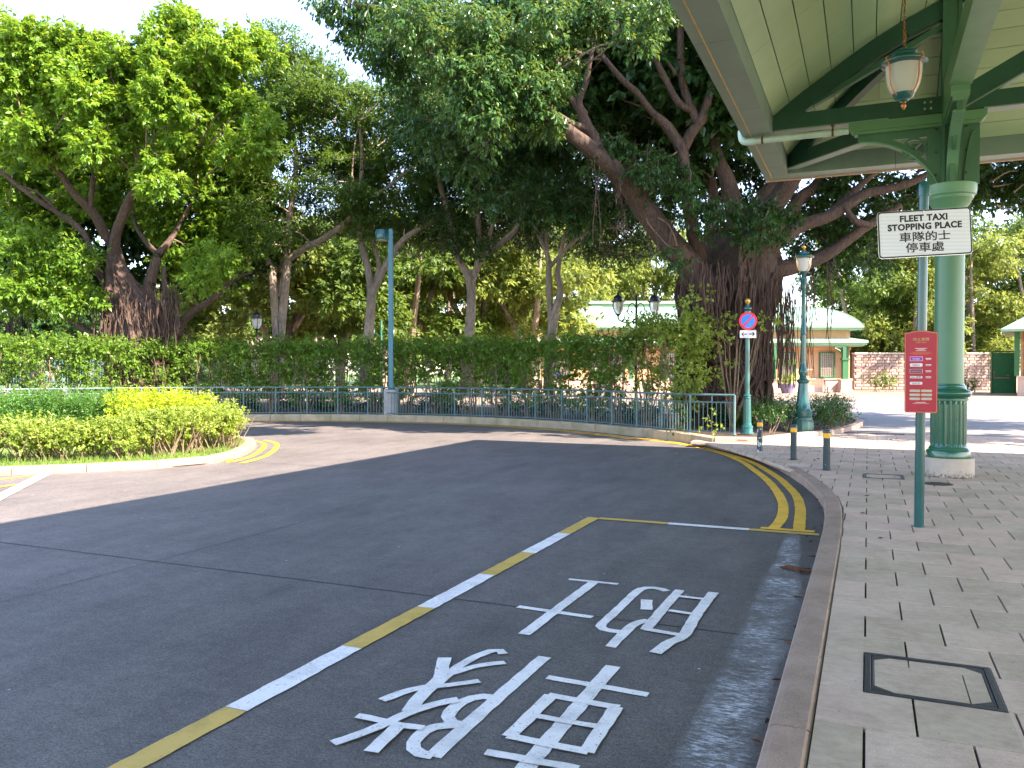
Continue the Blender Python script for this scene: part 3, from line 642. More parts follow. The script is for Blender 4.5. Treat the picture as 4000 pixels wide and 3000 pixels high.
# ceiling profile d (from the inner gutter edge) -> z
PRD = [0, .24, .53, .834, 1.14, 1.44, 1.76, 2.08, 2.42, 2.76, 3.12, 3.5, 3.9, 4.3, 4.75, 5.2, 5.7, 6.3, 6.9]
PRZ = [5.40, 5.585, 5.79, 5.99, 6.19, 6.37, 6.54, 6.68, 6.83, 6.97, 7.10, 7.23, 7.35, 7.46, 7.57, 7.66, 7.74, 7.8, 7.82]
XG, YG = -1.36, 15.77        # inner gutter lines
YS = -9.0
def pz(d): return float(np.interp(d, PRD, PRZ))
def panel(mb, quad, t=.02):
    up = Vector((0, 0, t)); n = len(quad); vs = list(quad)+[q+up for q in quad]
    mb.add(vs, [tuple(range(n)), tuple(range(2*n-1, n-1, -1))]+[(i, n+i, n+(i+1) % n, (i+1) % n) for i in range(n)])
ceil = MB()
for k in range(len(PRD)-1):
    d0, d1 = PRD[k]+.006, PRD[k+1]-.006; z0, z1 = pz(d0), pz(d1)
    off = (k % 2)*1.1+.4
    # left slope: strips run along Y, cut by the hip
    cuts = [YG-0.0]+[YG-off-2.4*i for i in range(0, 11)]+[YS]
    for i in range(len(cuts)-1):
        ya, yb = cuts[i]-.0035, cuts[i+1]+.0035
        if ya <= yb: continue
        a0, a1 = min(ya, YG-d0), min(ya, YG-d1)
        if a0 <= yb+.05: continue
        a1 = max(a1, yb)
        mb = MB(); panel(mb, [Vector((XG+d0, a0, z0)), Vector((XG+d0, yb, z0)), Vector((XG+d1, yb, z1)), Vector((XG+d1, a1, z1))]); W(mb).build('ceiling_panel', 'ceiling_panel', can)
    cuts = [XG]+[XG+off+2.4*i for i in range(0, 5)]+[XG+13.8]
    for i in range(len(cuts)-1):
        xa, xb = cuts[i]+.0035, cuts[i+1]-.0035
        a0, a1 = max(xa, XG+d0), max(xa, XG+d1); e0, e1 = min(xb, XG+13.8-d0), min(xb, XG+13.8-d1)
        if a0 >= e0-.05: continue
        a1 = min(a1, e1)
        if e1-a1 < .01 and e0-a0 < .01: continue
        mb = MB(); panel(mb, [Vector((a0, YG-d0, z0)), Vector((a1, YG-d1, z1)), Vector((e1, YG-d1, z1)), Vector((e0, YG-d0, z0))]); W(mb).build('ceiling_panel', 'ceiling_panel', can)
mb = MB(); prof = [(-.43, 5.50)]+[(d, z+.14) for d, z in zip(PRD, PRZ)]; full = prof+[(13.8-d, z) for d, z in prof[::-1]]
for i in range(len(full)-1):
    (d0, z0), (d1, z1) = full[i], full[i+1]; ya = YG-min(d0, 13.8-d0); yb = YG-min(d1, 13.8-d1)
    mb.add([(XG+d0, YS, z0), (XG+d1, YS, z1), (XG+d1, yb, z1), (XG+d0, ya, z0)], [(0, 1, 2, 3)])
for i in range(len(prof)-1):
    (d0, z0), (d1, z1) = prof[i], prof[i+1]
    mb.add([(XG+d0, YG-d0, z0), (XG+d1, YG-d1, z1), (XG+13.8-d1, YG-d1, z1), (XG+13.8-d0, YG-d0, z0)], [(0, 1, 2, 3)])
mb.add([(XG, YS, 5.4), (XG+13.8, YS, 5.4), (XG+13.8, YS, 7.96), (XG, YS, 7.96)], [(0, 1, 2, 3)])
W(mb).build('roof', 'roof_tile', can)
# right-hand ceiling (mirrored slope, out of the picture)
mb = MB()
for k in range(len(PRD)-1):
    d0, d1 = PRD[k], PRD[k+1]; mb.add([(XG+13.8-d0, YS, pz(d0)), (XG+13.8-d0, YG-d0, pz(d0)), (XG+13.8-d1, YG-d1, pz(d1)), (XG+13.8-d1, YS, pz(d1))], [(0, 1, 2, 3)])
W(mb).build('right_ceiling', 'ceiling_panel', can)
# gutters: box sections in lengths
def gutter(x0, x1, y0, y1, mi=0):
    mb = MB(); mb.box(((x0+x1)/2, (y0+y1)/2, 5.26), (x1-x0, y1-y0, .33)); return W(mb)
cutsY = [16.20, 14.15, 11.65, 9.15, 6.65, 4.15, 1.65, -.85, -3.35, -6, -9]
for i in range(len(cutsY)-1):
    ya, yb = cutsY[i]-(0 if i == 0 else .003), cutsY[i+1]+.003
    gutter(-1.79, XG+.0, yb, ya if i else 15.765).build('gutter_length', 'gutter_metal', can)
cutsX = [-1.79, .42, 2.92, 5.42, 7.92, 10.4, 12.87]
for i in range(len(cutsX)-1): gutter(cutsX[i]+(.003 if i else 0), cutsX[i+1]-.003, 15.77, 16.20).build('gutter_length', 'gutter_metal', can)
gutter(12.44, 12.87, YS, 15.765).build('gutter_length', 'gutter_metal', can)
mb = MB(); mb.box((-1.665, 3.4, 5.092), (.014, 25.2, .008)); mb.box((-1.79+7.33, 16.205, 5.27), (14.66, .02, .35)); W(mb)
mb2 = MB(); mb2.box((-1.665, 3.5, 5.093), (.016, 25, .008)); W(mb2).build('sealant_line', 'sealant', can)
mb = MB(); mb.box((-1.79+7.33, 16.19, 5.105), (14.66, .05, .07)); W(mb).build('lit_gutter_lip', 'peach_trim', can)  # pinkish colour stands for sun bounced up from the ground
# beams
def part(name, mat, fn, smooth=False):
    mb = MB(); fn(mb); return W(mb).build(name, mat, can, smooth)
part('tie_beam', 'green_deep', lambda m: m.box((( -1.357+.95)/2, CY, 5.285), (.95+1.357, .16, .23)))
part('beam_soffit', 'gutter_metal', lambda m: m.box((-.55, CY, 5.160), (1.6, .20, .02)))
part('tie_beam', 'green_deep', lambda m: m.box((CX, (YG+CY+.11)/2, 5.285), (.16, YG-CY-.11, .23)))
part('diagonal_tie', 'green_deep', lambda m: m.beam((CX-.1, CY+.1, 5.40), (XG+.02, YG-.02, 5.40), .15, .22))
part('diagonal_soffit', 'gutter_metal', lambda m: m.beam((CX-.1, CY+.1, 5.175), (XG+.05, YG-.05, 5.175), .2, .02))
part('main_beam', 'green_light', lambda m: m.box((CX, (CY-.11+YS)/2, 5.37), (.21, CY-.11-YS, .40)))  # lighter than the ties: ground bounce put into its green
part('beam_flange', 'green_light', lambda m: m.box((CX, (CY-1.3+YS)/2, 5.158), (.26, CY-1.3-YS, .022)))  # flange in the same bounce-lightened green
part('tie_beam', 'green_deep', lambda m: m.box(((CX+.11+12.44)/2, CY, 5.285), (12.44-CX-.11, .16, .23)))
part('beam_soffit', 'gutter_metal', lambda m: m.box(((CX+.4+12.44)/2, CY, 5.160), (12.44-CX-.4, .22, .02)))
def curved(m, fx, d0, d1, dep, wd, n=12, off=0.0):
    for i in range(n):
        a, b = d0+(d1-d0)*i/n, d0+(d1-d0)*(i+1)/n; A, B = fx(a), fx(b); A.z -= off; B.z -= off; m.beam(A, B, wd, dep)
part('rafter', 'green_deep', lambda m: curved(m, lambda d: Vector((XG+d, CY, pz(d)-.012)), 0.02, 2.34, .25, .14))
part('rafter', 'green_deep', lambda m: curved(m, lambda d: Vector((CX, YG-d, pz(d)-.012)), 0.02, 2.4, .22, .14))
part('hip_rafter', 'green_deep', lambda m: curved(m, lambda d: Vector((XG+d, YG-d, pz(d)-.02)), 0.02, 6.8, .22, .14, 20))
part('brace', 'green_mid', lambda m: m.beam((XG+.55, CY-.0, 5.56), (CX-.1, CY-.0, 6.45), .12, .08))
part('brace', 'green_deep', lambda m: m.beam((CX+.1, CY, 5.48), (CX+3.6, CY, 7.35), .15, .26))
part('brace', 'gutter_metal', lambda m: m.beam((CX+.15, CY, 5.21), (CX+3.6, CY, 7.06), .19, .02))
part('brace', 'green_mid', lambda m: m.beam((CX+.2, 10.6, 6.52), (CX+2.6, 10.6, 5.2), .12, .16))
part('brace', 'green_mid', lambda m: m.beam((CX+.1, CY-1.9, 6.75), (CX+5, CY-1.9, 6.75), .14, .16))
part('rafter', 'green_deep', lambda m: curved(m, lambda d: Vector((XG+d, 7.2, pz(d)-.012)), 0.02, 2.34, .25, .14))
part('tie_beam', 'green_deep', lambda m: m.box((( -1.357+.95)/2, 7.2, 5.285), (.95+1.357, .16, .23)))
# brackets: arched web with top rail and arch flange
def bracket(mat_dir, name='bracket', th=.055, Lb=1.2, ornament=True):
    O = Vector((CX, CY, 0)); A = Vector((mat_dir[0], mat_dir[1], 0)); S = Vector((-A.y, A.x, 0)); Z = Vector((0, 0, 1))
    def put(m, poly, a, b): m.prism(poly, a, b, axes=(O, A, Z, S))
    arc = [(.30+.0+(Lb-.34)*(1-cos(t))**1.0, 4.13+.74*sin(t)) for t in [i*pi/2/14 for i in range(15)]]
    arc = [(.16+(Lb-.16)*(i/14)**1.35, 4.14+.73*sin((i/14)*pi/2)**.95) for i in range(15)]
    mb = MB()
    # web: strips above the arch, leaving the ring opening
    for i in range(14):
        (a0, z0), (a1, z1) = arc[i], arc[i+1]
        put(mb, [(a0, z0), (a1, z1), (a1, z1+.09), (a0, z0+.09)], -th/2, th/2)
    put(mb, [(.12, 4.14), (.30 if Lb > .5 else .36, 4.14), (.30 if Lb > .5 else .36, 4.98), (.12, 4.98)], -th/2-.002, th/2+.002)
    put(mb, [(.24, 4.86), (Lb+.02, 4.86), (Lb+.02, 4.98), (.24, 4.98)], -th/2-.003, th/2+.003)
    if ornament:
        c = (.47, 4.70); n = 26
        ro, ri = .165, .135
        for j in range(n):
            t0, t1 = 2*pi*j/n, 2*pi*(j+1)/n
            put(mb, [(c[0]+ri*cos(t0), c[1]+ri*sin(t0)), (c[0]+ro*cos(t0), c[1]+ro*sin(t0)), (c[0]+ro*cos(t1), c[1]+ro*sin(t1)), (c[0]+ri*cos(t1), c[1]+ri*sin(t1))], -th/2+.006, th/2-.006)
        for a_ in (pi/4, 3*pi/4):
            q = Vector((cos(a_), sin(a_))); s2 = Vector((-q.y, q.x))*.014
            put(mb, [(c[0]-q.x*.14-s2.x, c[1]-q.y*.14-s2.y), (c[0]+q.x*.14-s2.x, c[1]+q.y*.14-s2.y), (c[0]+q.x*.14+s2.x, c[1]+q.y*.14+s2.y), (c[0]-q.x*.14+s2.x, c[1]-q.y*.14+s2.y)], -th/2+.009, th/2-.009)
    br = W(mb).build(name, 'green_mid', can)
    mb = MB()
    for i in range(14):
        (a0, z0), (a1, z1) = arc[i], arc[i+1]; put(mb, [(a0, z0-.022), (a1, z1-.022), (a1, z1+.001), (a0, z0+.001)], -th/2-.045, th/2+.045)
    W(mb).build('arch_flange', 'capital_green', br)
    mb = MB(); put(mb, [(.1, 5.02), (Lb+.1, 5.02), (Lb+.14, 5.07), (Lb+.14, 5.148), (.1, 5.148)], -.11, .11); put(mb, [(.1, 4.975), (Lb+.06, 4.975), (Lb+.09, 5.02), (.1, 5.02)], -.085, .085); W(mb).build('cap_moulding', 'green_light', br)
    for zz in (4.3, 4.62, 4.95):
        for sgn in (-1, 1):
            mb = MB(); p = O+A*.19+S*sgn*(th/2+.008)+Z*zz; mb.tube([p-S*sgn*.01, p+S*sgn*.008], .016, 8); W(mb).build('bolt', 'cover_iron', br)
bracket((-1, 0)); bracket((0, -1)); bracket((0, 1), ornament=False)
bracket((1, 0), Lb=.30, ornament=False)
for k, (xx, zz) in enumerate(((.72, 5.24), (.80, 5.24), (.72, 5.33), (.80, 5.33))):
    part('bolt', 'steel', lambda m: m.tube([(xx, CY-.081, zz), (xx, CY-.097, zz)], .017, 8))
# drain pipe
def pipef(m):
    m.tube([(-.28, CY-.17, 5.02), (-1.66, CY-.17, 5.02)], .047, 12)
    m.tube([(-1.60, CY-.17, 5.02), (-1.70, CY-.17, 5.02)], .056, 12)
    m.tube(smoothpath([(-1.70, CY-.17, 5.02), (-1.77, CY-.17, 5.03), (-1.81, CY-.17, 5.09), (-1.815, CY-.17, 5.2)], 3), .052, 12)
pp = part('drain_pipe', 'pipe_pvc', pipef, True)
for xx in (-.5, -1.5):
    part('pipe_clamp', 'rust', lambda m: (m.tube([(xx-.015, CY-.17, 5.02), (xx+.015, CY-.17, 5.02)], .053, 12), m.box((xx, CY-.17, 5.10), (.02, .02, .09)), m.box((xx, CY-.12, 5.14), (.05, .14, .012))))

# ================================================================== LAMPS
def lamp_head(parent, z, s=1.0, body='teal_pole', trim='copper', top=True, seg=20):
    """urn-shaped lantern: z is the bottom of the glass"""
    mb = MB(); mb.lathe([(r*s, z+h*s) for r, h in ((.105, .0), (.135, .045), (.165, .11), (.18, .18), (.187, .26), (.19, .33))], n=seg); mb.build('glass', 'lamp_glass', parent, True)
    mb = MB(); mb.lathe([(r*s, z+h*s) for r, h in ((.19, .325), (.245, .345), (.25, .355), (.248, .37), (.215, .385), (.18, .40), (.14, .42), (.125, .45), (.125, .462), (.135, .468), (.13, .48), (.08, .50), (.04, .52), (.025, .54))], n=seg); mb.build('hood', body, parent, True)
    for k in range(4):
        a = pi/4+k*pi/2; mb = MB(); pr_ = ((.095, -.01), (.15, .03), (.192, .10), (.207, .2), (.212, .30), (.255, .36), (.262, .385), (.235, .40))
        mb.tube(smoothpath([(r*s*cos(a), r*s*sin(a), z+h*s) for r, h in pr_], 2), .0085*s, 6); mb.build('strap', trim, parent, True)
    return z
def finial(parent, z, s, mat, up=True):
    g = 1 if up else -1; mb = MB()
    pr_ = [(r*s, z+g*h*s) for r, h in ((.018, 0), (.03, .01), (.018, .025), (.034, .05), (.036, .068), (.024, .09), (.01, .108), (.003, .12))]
    mb.lathe(pr_ if up else pr_[::-1], n=12); mb.build('finial', mat, parent, True)
# pendant under the canopy
pp_ = D(3530, 372, 8.75)
pend = thing('pendant_lantern', 'frosted glass lantern with copper straps hanging by a chain under the canopy', 'lantern', (pp_.x, pp_.y, pp_.z))
lamp_head(pend, 0, .95, 'teal_pole', 'copper')
mb = MB(); mb.lathe([(.035, -.07), (.05, -.062), (.055, -.05), (.085, -.035), (.1, -.015), (.108, 0), (.113, .015)], n=20); mb.build('lower_cup', 'teal_pole', pend, True)
finial(pend, -.066, .75, 'copper', False)
zc = .53; top = pz(pp_.x-XG)-pp_.z-.01; k = 0
while zc < top:
    mb = MB(); a = (k % 2)*pi/2; r_ = .013; P = [(r_*cos(t)*cos(a), r_*cos(t)*sin(a), .022*sin(t)) for t in [2*pi*i/8 for i in range(9)]]
    mb.tube([(x, y, z) for x, y, z in P], .0035, 4, cap=False); mb.build('chain_link', 'copper', pend, True, loc=(random.uniform(-.002, .002), random.uniform(-.002, .002), zc+.02)); zc += .034; k += 1
mb = MB(); mb.tube(smoothpath([(0.0, .0, .5), (.02, .01, .62), (.0, .0, .8), (.012, -.01, 1.1), (-.01, 0, 1.5), (0, 0, top)], 4), .005, 5); mb.build('cord', 'copper', pend, True)
# lamp post in the planter
b = G(3136, 1681, .08)
lp = thing('lamp_post', 'tall ornate teal lamp post with frosted lantern standing in the corner planter', 'lamp post', (b.x, b.y, .06))
mb = MB(); mb.lathe([(.25, 0), (.25, .02), (.245, .24), (.225, .27)], n=12); mb.build('pedestal', 'green_gloss' if False else 'teal_pole', lp)
mb = MB(); mb.lathe([(.225, .27), (.225, .33), (.2, .35), (.208, .37), (.208, .47), (.212, .49), (.19, .52), (.172, .56), (.15, .70), (.128, .9), (.113, 1.08), (.108, 1.14), (.125, 1.16), (.145, 1.19), (.145, 1.215), (.12, 1.24), (.085, 1.25), (.09, 1.29), (.072, 1.31), (.098, 1.36), (.112, 1.41), (.105, 1.47), (.07, 1.55), (.062, 1.60)], n=24); mb.build('base', 'teal_pole', lp, True)
mb = MB(); mb.lathe([(.058, 1.58), (.056, 2.30), (.064, 2.31), (.066, 2.35), (.058, 2.37), (.062, 2.40), (.055, 2.42), (.044, 3.38), (.052, 3.40), (.05, 3.44), (.075, 3.60), (.085, 3.62), (.085, 3.65), (.055, 3.67), (.03, 3.72), (.05, 3.76), (.1, 3.79), (.11, 3.81)], n=20); mb.build('pole', 'teal_pole', lp, True)
lamp_head(lp, 3.81, .95, 'teal_pole', 'gold'); finial(lp, 4.31, 1.3, 'gold')
# other lanterns seen through the trees
def old_lantern(root, x, y, z, s, body='black_iron'):
    hd = MB(); hd.lathe([(r*s, h*s) for r, h in ((.19, .36), (.235, .37), (.235, .40), (.16, .43), (.15, .50), (.165, .51), (.12, .56), (.05, .60), (.03, .64), (.04, .67), (.01, .72))], n=14); hd.v = [(a+x, b_+y, c+z) for a, b_, c in hd.v]; o = hd.build('lantern_hood', body, root, True)
    g_ = MB(); g_.lathe([(r*s, h*s) for r, h in ((.08, 0), (.15, .1), (.18, .24), (.185, .36))], n=14); g_.v = [(a+x, b_+y, c+z) for a, b_, c in g_.v]; gl_ = g_.build('lantern_glass', 'lamp_glass', root, True)
    c_ = MB()
    for k in range(4):
        a = k*pi/2+.4; c_.tube([(x+r*s*cos(a), y+r*s*sin(a), z+h*s) for r, h in ((.08, -.02), (.16, .09), (.195, .24), (.2, .38))], .012*s, 4)
    c_.lathe([(.1*s, -.02*s), (.03*s, -.1*s), (.02*s, -.2*s)][::-1], c=(x, y, z), n=10); c_.build('lantern_cage', body, root, True)
p = D(2485, 1500, 27); 
dl = thing('lamp_post', 'black cast iron lamp post with twin lanterns on scroll arms behind the hedge', 'lamp post', (p.x, p.y, .05), YAW)
mb = MB(); mb.tube([(0, 0, 0), (0, 0, .8), (0, 0, 3.75)], [.07, .05, .035], 8); mb.lathe([(.035, 3.75), (.05, 3.78), (.02, 3.85), (.035, 3.9), (.01, 3.95)], n=10); mb.build('pole', 'black_iron', dl, True)
for s_ in (-1, 1):
    mb = MB(); mb.tube(smoothpath([(0, 0, 3.2), (s_*.18, 0, 3.05), (s_*.42, 0, 3.06), (s_*.58, 0, 3.15), (s_*.60, 0, 3.3)], 5), .022, 6)
    mb.tube(smoothpath([(s_*.03, 0, 3.55), (s_*.12, 0, 3.68), (s_*.24, 0, 3.6), (s_*.28, 0, 3.4), (s_*.2, 0, 3.28), (s_*.13, 0, 3.38), (s_*.2, 0, 3.44)], 4), .016, 5)
    mb.tube(smoothpath([(s_*.24, 0, 3.5), (s_*.36, 0, 3.35), (s_*.4, 0, 3.15), (s_*.48, 0, 3.1)], 4), .014, 5)
    mb.build('scroll_arm', 'black_iron', dl, True); old_lantern(dl, s_*.60, 0, 3.35, 1.0)
p = D(1004, 1500, 29)
sl = thing('lamp_post', 'black post with a single hanging lantern seen beside the twin-stemmed tree', 'lamp post', (p.x, p.y, .05), YAW)
mb = MB(); mb.tube([(.75, 0, 0), (.75, 0, 3.2)], .04, 8); mb.tube(smoothpath([(.75, 0, 2.75), (.5, 0, 2.55), (.2, 0, 2.5), (.02, 0, 2.6), (0, 0, 2.75)], 4), .025, 6); mb.build('pole', 'black_iron', sl, True); old_lantern(sl, 0, 0, 2.95, .95)
p = D(1490, 1500, 40)
tl = thing('lamp_post', 'green lamp post with two lanterns far behind the hedge near the square pole', 'lamp post', (p.x, p.y, 0), YAW)
mb = MB(); mb.tube([(0, 0, 0), (0, 0, 3.95)], .05, 8)
for s_ in (-1, 1): mb.tube(smoothpath([(0, 0, 3.1), (s_*.3, 0, 3.35), (s_*.5, 0, 3.1)], 4), .02, 5)
mb.build('pole', 'green_gloss', tl, True); old_lantern(tl, -.5, 0, 3.2, .9, 'green_gloss'); old_lantern(tl, .48, 0, 3.2, .9, 'green_gloss')
# square street light
p = D(1528, 1500, 26.6)
st = thing('street_light', 'square blue-green street light pole with round drum head on a concrete block', 'street light', (p.x, p.y, .05), YAW)
mb = MB(); mb.bev((0, 0, .42), (.42, .42, .84), .01); 
for k in range(4): mb.box((-.15+.1*k, -.215, .42), (.04, .01, .78))
mb.build('footing', 'concrete', st)
mb = MB(); mb.box((0, 0, 3.4), (.15, .15, 5.2)); mb.box((.0, 0, 6.02), (.11, .11, .05)); mb.box((.03, -.08, 3.4), (.05, .012, 5.1)); mb.box((.0, .0, .85), (.34, .34, .03)); mb.build('pole', 'teal_blue', st)
mb = MB(); mb.lathe([(.215, 5.68), (.225, 5.70), (.225, 5.99), (.21, 6.01)], n=24); mb.v = [(x-.27, y, z) for x, y, z in mb.v]; mb.box((-.05, 0, 5.86), (.14, .06, .1)); mb.build('lamp_drum', 'teal_pole', st, True)
mb = MB(); mb.lathe([(.19, 5.665), (.19, 5.682)], n=20); mb.v = [(x-.27, y, z) for x, y, z in mb.v]; mb.build('lens', 'lamp_glass', st)

# ================================================================== BOLLARDS
def bollard(x, y, label, mat, hgt=.60, r=.052):
    t = thing('bollard', label, 'bollard', (x, y, 0), group='bollards guarding the pavement kerb')
    mb = MB(); mb.lathe([(r+.012, 0), (r+.012, .008), (r, .012), (r, hgt-.13)], n=20); mb.build('post', mat, t, True)
    mb = MB(); mb.lathe([(r+.002, hgt-.13), (r+.002, hgt-.055)], n=20); mb.build('reflective_band', 'band_yellow', t, True)
    mb = MB(); mb.lathe([(r+.004, hgt-.056), (r+.004, hgt-.042), (r, hgt-.04), (r, hgt-.018), (r*.8, hgt-.004), (r*.3, hgt)], n=20); mb.build('cap', 'bollard_paint', t, True)
bollard(-1.838, 15.82, 'scuffed dark bollard nearest the planter corner, first from the left', 'bollard_scuffed')
bollard(-1.141, 14.56, 'teal bollard with yellow band in front of the tall lamp post', 'bollard_paint')
bollard(-.562, 13.22, 'nearest of the three bollards, closest to the sign post and column', 'bollard_paint', .62)

# ================================================================== SIGNS
FONT = None
def text(body, size, frame, mat, parent, name='lettering', bold=0.0, sx=1.0, align='CENTER', fat=0.0):
    """frame = (origin, right, up) in the parent's coordinates"""
    cu = bpy.data.curves.new(name, 'FONT'); cu.body = body; cu.size = size; cu.align_x = align; cu.align_y = 'CENTER'; cu.offset = bold; cu.extrude = .0006; cu.resolution_u = 3; cu.space_character = 1.08 if fat and ord(body[0]) < 128 else 1.0
    ob = bpy.data.objects.new(name, cu); COL.objects.link(ob); dg = bpy.context.evaluated_depsgraph_get(); dg.update()
    me = bpy.data.meshes.new_from_object(ob.evaluated_get(dg)); bpy.data.objects.remove(ob); bpy.data.curves.remove(cu)
    O, Rr, Uu = [Vector(q) for q in frame]; Nn = Rr.cross(Uu)
    M = Matrix(((Rr.x*sx, Uu.x, Nn.x, O.x), (Rr.y*sx, Uu.y, Nn.y, O.y), (Rr.z*sx, Uu.z, Nn.z, O.z), (0, 0, 0, 1)))
    me.transform(M)
    if fat:
        import bmesh
        bm = bmesh.new(); bm.from_mesh(me)
        for k in (1, 2, 3):
            m2 = me.copy(); m2.transform(Matrix.Translation(Rr*(fat if k != 2 else 0)+Uu*(fat*.8 if k > 1 else 0)+Nn*.0002*k)); bm.from_mesh(m2); bpy.data.meshes.remove(m2)
        bm.to_mesh(me); bm.free()
    me.materials.clear(); me.materials.append(MAT[mat]); return link(name, me, parent)
def plate(mb, frame, wd, ht, z0, z1, rad=.0, n=5):
    O, Rr, Uu = [Vector(q) for q in frame]; Nn = Rr.cross(Uu); poly = []
    if rad <= 0: poly = [(-wd/2, -ht/2), (wd/2, -ht/2), (wd/2, ht/2), (-wd/2, ht/2)]
    else:
        for (cx, cy, a0) in ((wd/2-rad, -ht/2+rad, -pi/2), (wd/2-rad, ht/2-rad, 0), (-wd/2+rad, ht/2-rad, pi/2), (-wd/2+rad, -ht/2+rad, pi)):
            poly += [(cx+rad*cos(a0+pi/2*i/n), cy+rad*sin(a0+pi/2*i/n)) for i in range(n+1)]
    mb.prism(poly, z0, z1, axes=(O, Rr, Uu, Nn))
sg = thing('taxi_sign_post', 'teal sign post on the pavement with FLEET TAXI plate and red notice board', 'sign post', (.46, 8.78, 0))
mb = MB(); mb.tube([(0, 0, 0), (.02, 0, 3.24)], .0435, 20); mb.lathe([(.055, 0), (.055, .006)], n=20); mb.build('pole', 'teal_pole', sg, True)
mb = MB(); mb.lathe([(.053, 3.17), (.053, 3.24), (.050, 3.27), (.036, 3.305), (.012, 3.32)], c=(.02, 0, 0), n=20); mb.build('pole_cap', 'teal_pole', sg, True)
ya, ro = YAW*.85, radians(2.9)
Rr = Vector((cos(ya)*cos(ro), sin(ya)*cos(ro), sin(ro))); Uu = Vector((-cos(ya)*sin(ro), -sin(ya)*sin(ro), cos(ro))); Nn = Rr.cross(Uu)
if Nn.y > 0: Nn = -Nn
c0 = D(3611, 911, 7.79)-Vector(sg.location)
fr = lambda dx, dz, off=0: (c0+Rr*dx+Uu*dz+Nn*off, Rr, Uu)
mb = MB(); plate(mb, fr(0, 0, 0), .868, .446, -.004, .004, .035); sp_ = mb.build('sign_plate', 'steel', sg)
mb = MB(); plate(mb, fr(0.001, .002, 0), .862, .44, .004, .0055, .032); mb.build('black_border', 'black_paint', sp_)
mb = MB(); plate(mb, fr(0.001, .002, 0), .835, .413, .0055, .0068, .022); mb.build('white_face', 'sign_white', sp_)
text('FLEET TAXI', .082, fr(-.006, .142, .0075), 'black_paint', sp_, bold=.002, sx=1.0, fat=.0032)
text('STOPPING PLACE', .082, fr(0, .062, .0075), 'black_paint', sp_, bold=.002, sx=1.0, fat=.0032)
text('車隊的士', .098, fr(-.003, -.038, .0075), 'black_paint', sp_, fat=.0034, sx=1.22)
text('停車處', .098, fr(-.006, -.14, .0075), 'black_paint', sp_, fat=.0034, sx=1.22)
for dz in (.2, -.195):
    mb = MB(); p = fr(-.003, dz, 0)[0]; mb.tube([p+Nn*.006, p+Nn*.014], .011, 8); mb.build('bolt', 'steel', sp_)
mb = MB(); mb.box((.012, .03, c0.z+.12), (.09, .1, .03)); mb.box((.012, .03, c0.z-.12), (.09, .1, .03)); mb.build('sign_clamp', 'teal_pole', sp_)
# red board
bc = PY(3597, 1452, 8.70)-Vector(sg.location); bw, bh = .288, .785
fb = lambda dx, dz, off=0: (bc+Vector((dx, -off, dz)), Vector((1, 0, 0)), Vector((0, 0, 1)))
def board(mb, wd, ht, a, b, hump=.018):
    poly = [(-wd/2+.008, -ht/2), (wd/2-.008, -ht/2), (wd/2, -ht/2+.008), (wd/2, ht/2-hump)]+[(wd/2*(1-2*i/12)*.82, ht/2-hump+hump*1.0*sin(pi*i/12)) for i in range(13)]+[(-wd/2, ht/2-hump)]
    O, R_, U_ = fb(0, 0, 0); mb.prism(poly, a, b, axes=(O, R_, U_, Vector((0, -1, 0))))
mb = MB(); board(mb, bw, bh, -.035, 0); bd = mb.build('notice_board', 'board_red', sg); bd['label'] = 'red notice board with gold edging'
mb = MB(); board(mb, bw-.012, bh-.012, 0, .0012); mb.build('gold_edging', 'gold_print', bd)
mb = MB(); board(mb, bw-.019, bh-.019, .0012, .0022); mb.build('red_face', 'board_red', bd)
def bt(s, size, dx, dz, mat, sx=1.0, al='CENTER'): text(s, size, fb(dx, dz, .0032), mat, bd, sx=sx, align=al)
bt('的士車隊', .034, 0, .305, 'gold_print', 1.05)
bt('FLEET TAXI', .017, 0, .278, 'gold_print')
for k, (zz, l) in enumerate(((.222, .105), (.212, .06), (.200, .09))): mb = MB(); plate(mb, fb(0, zz, 0), l, .0035, .0022, .003); mb.build('print_line', 'white_print', bd)
for k, (zz, l) in enumerate(((.186, .15), (.176, .185), (.167, .13))): mb = MB(); plate(mb, fb(0, zz, 0), l, .003, .0022, .003); mb.build('print_line', 'orange_print', bd)
zl = [.123, .064, .005, -.052, -.110]
for k, (s, bm_, tm) in enumerate((('Amigo', 'purple_print', 'white_print'), ('bigbee', 'white_print', 'dark_red_print'), ('Hong Kong Taxi', 'dark_red_print', 'white_print'), ('joie 星群', 'white_print', 'dark_red_print'), ('SynCab', 'white_print', 'dark_red_print'))):
    mb = MB(); plate(mb, fb(-.04, zl[k], 0), .108, [.042, .032, .040, .022, .026][k], .0022, .0028, .0 if k in (0, 2) else .009); pl_ = mb.build('logo', 'white_print', bd)
    if bm_ != 'white_print': mb = MB(); plate(mb, fb(-.04, zl[k], 0), .102, .036, .0028, .0031); mb.build('logo_field', bm_, pl_)
    text(s, .024 if len(s) < 9 else .013, fb(-.04, zl[k], .0036), tm, pl_)
    if k < 4:
        mb = MB(); plate(mb, fb(.064, zl[k]+.003, 0), .048, .006, .0022, .0028); plate(mb, fb(.064, zl[k]-.007, 0), .046, .003, .0022, .0028); mb.build('print_line', 'white_print' , bd)
for r_ in range(3):
    for s_ in (-1, 1):
        mb = MB(); plate(mb, fb(s_*.05, -.182-.038*r_, 0), .094, .024, .0022, .0028, .011); q = mb.build('label_strip', 'gold_print', bd)
        mb = MB(); plate(mb, fb(s_*.05, -.182-.038*r_, 0), .084, .015, .0028, .0033, .007); mb.build('strip_field', 'grey_print', q)
mb = MB(); plate(mb, fb(0, -.293, 0), .09, .004, .0022, .0028); plate(mb, fb(0, -.303, 0), .14, .002, .0022, .0028); mb.build('print_line', 'white_print', bd)
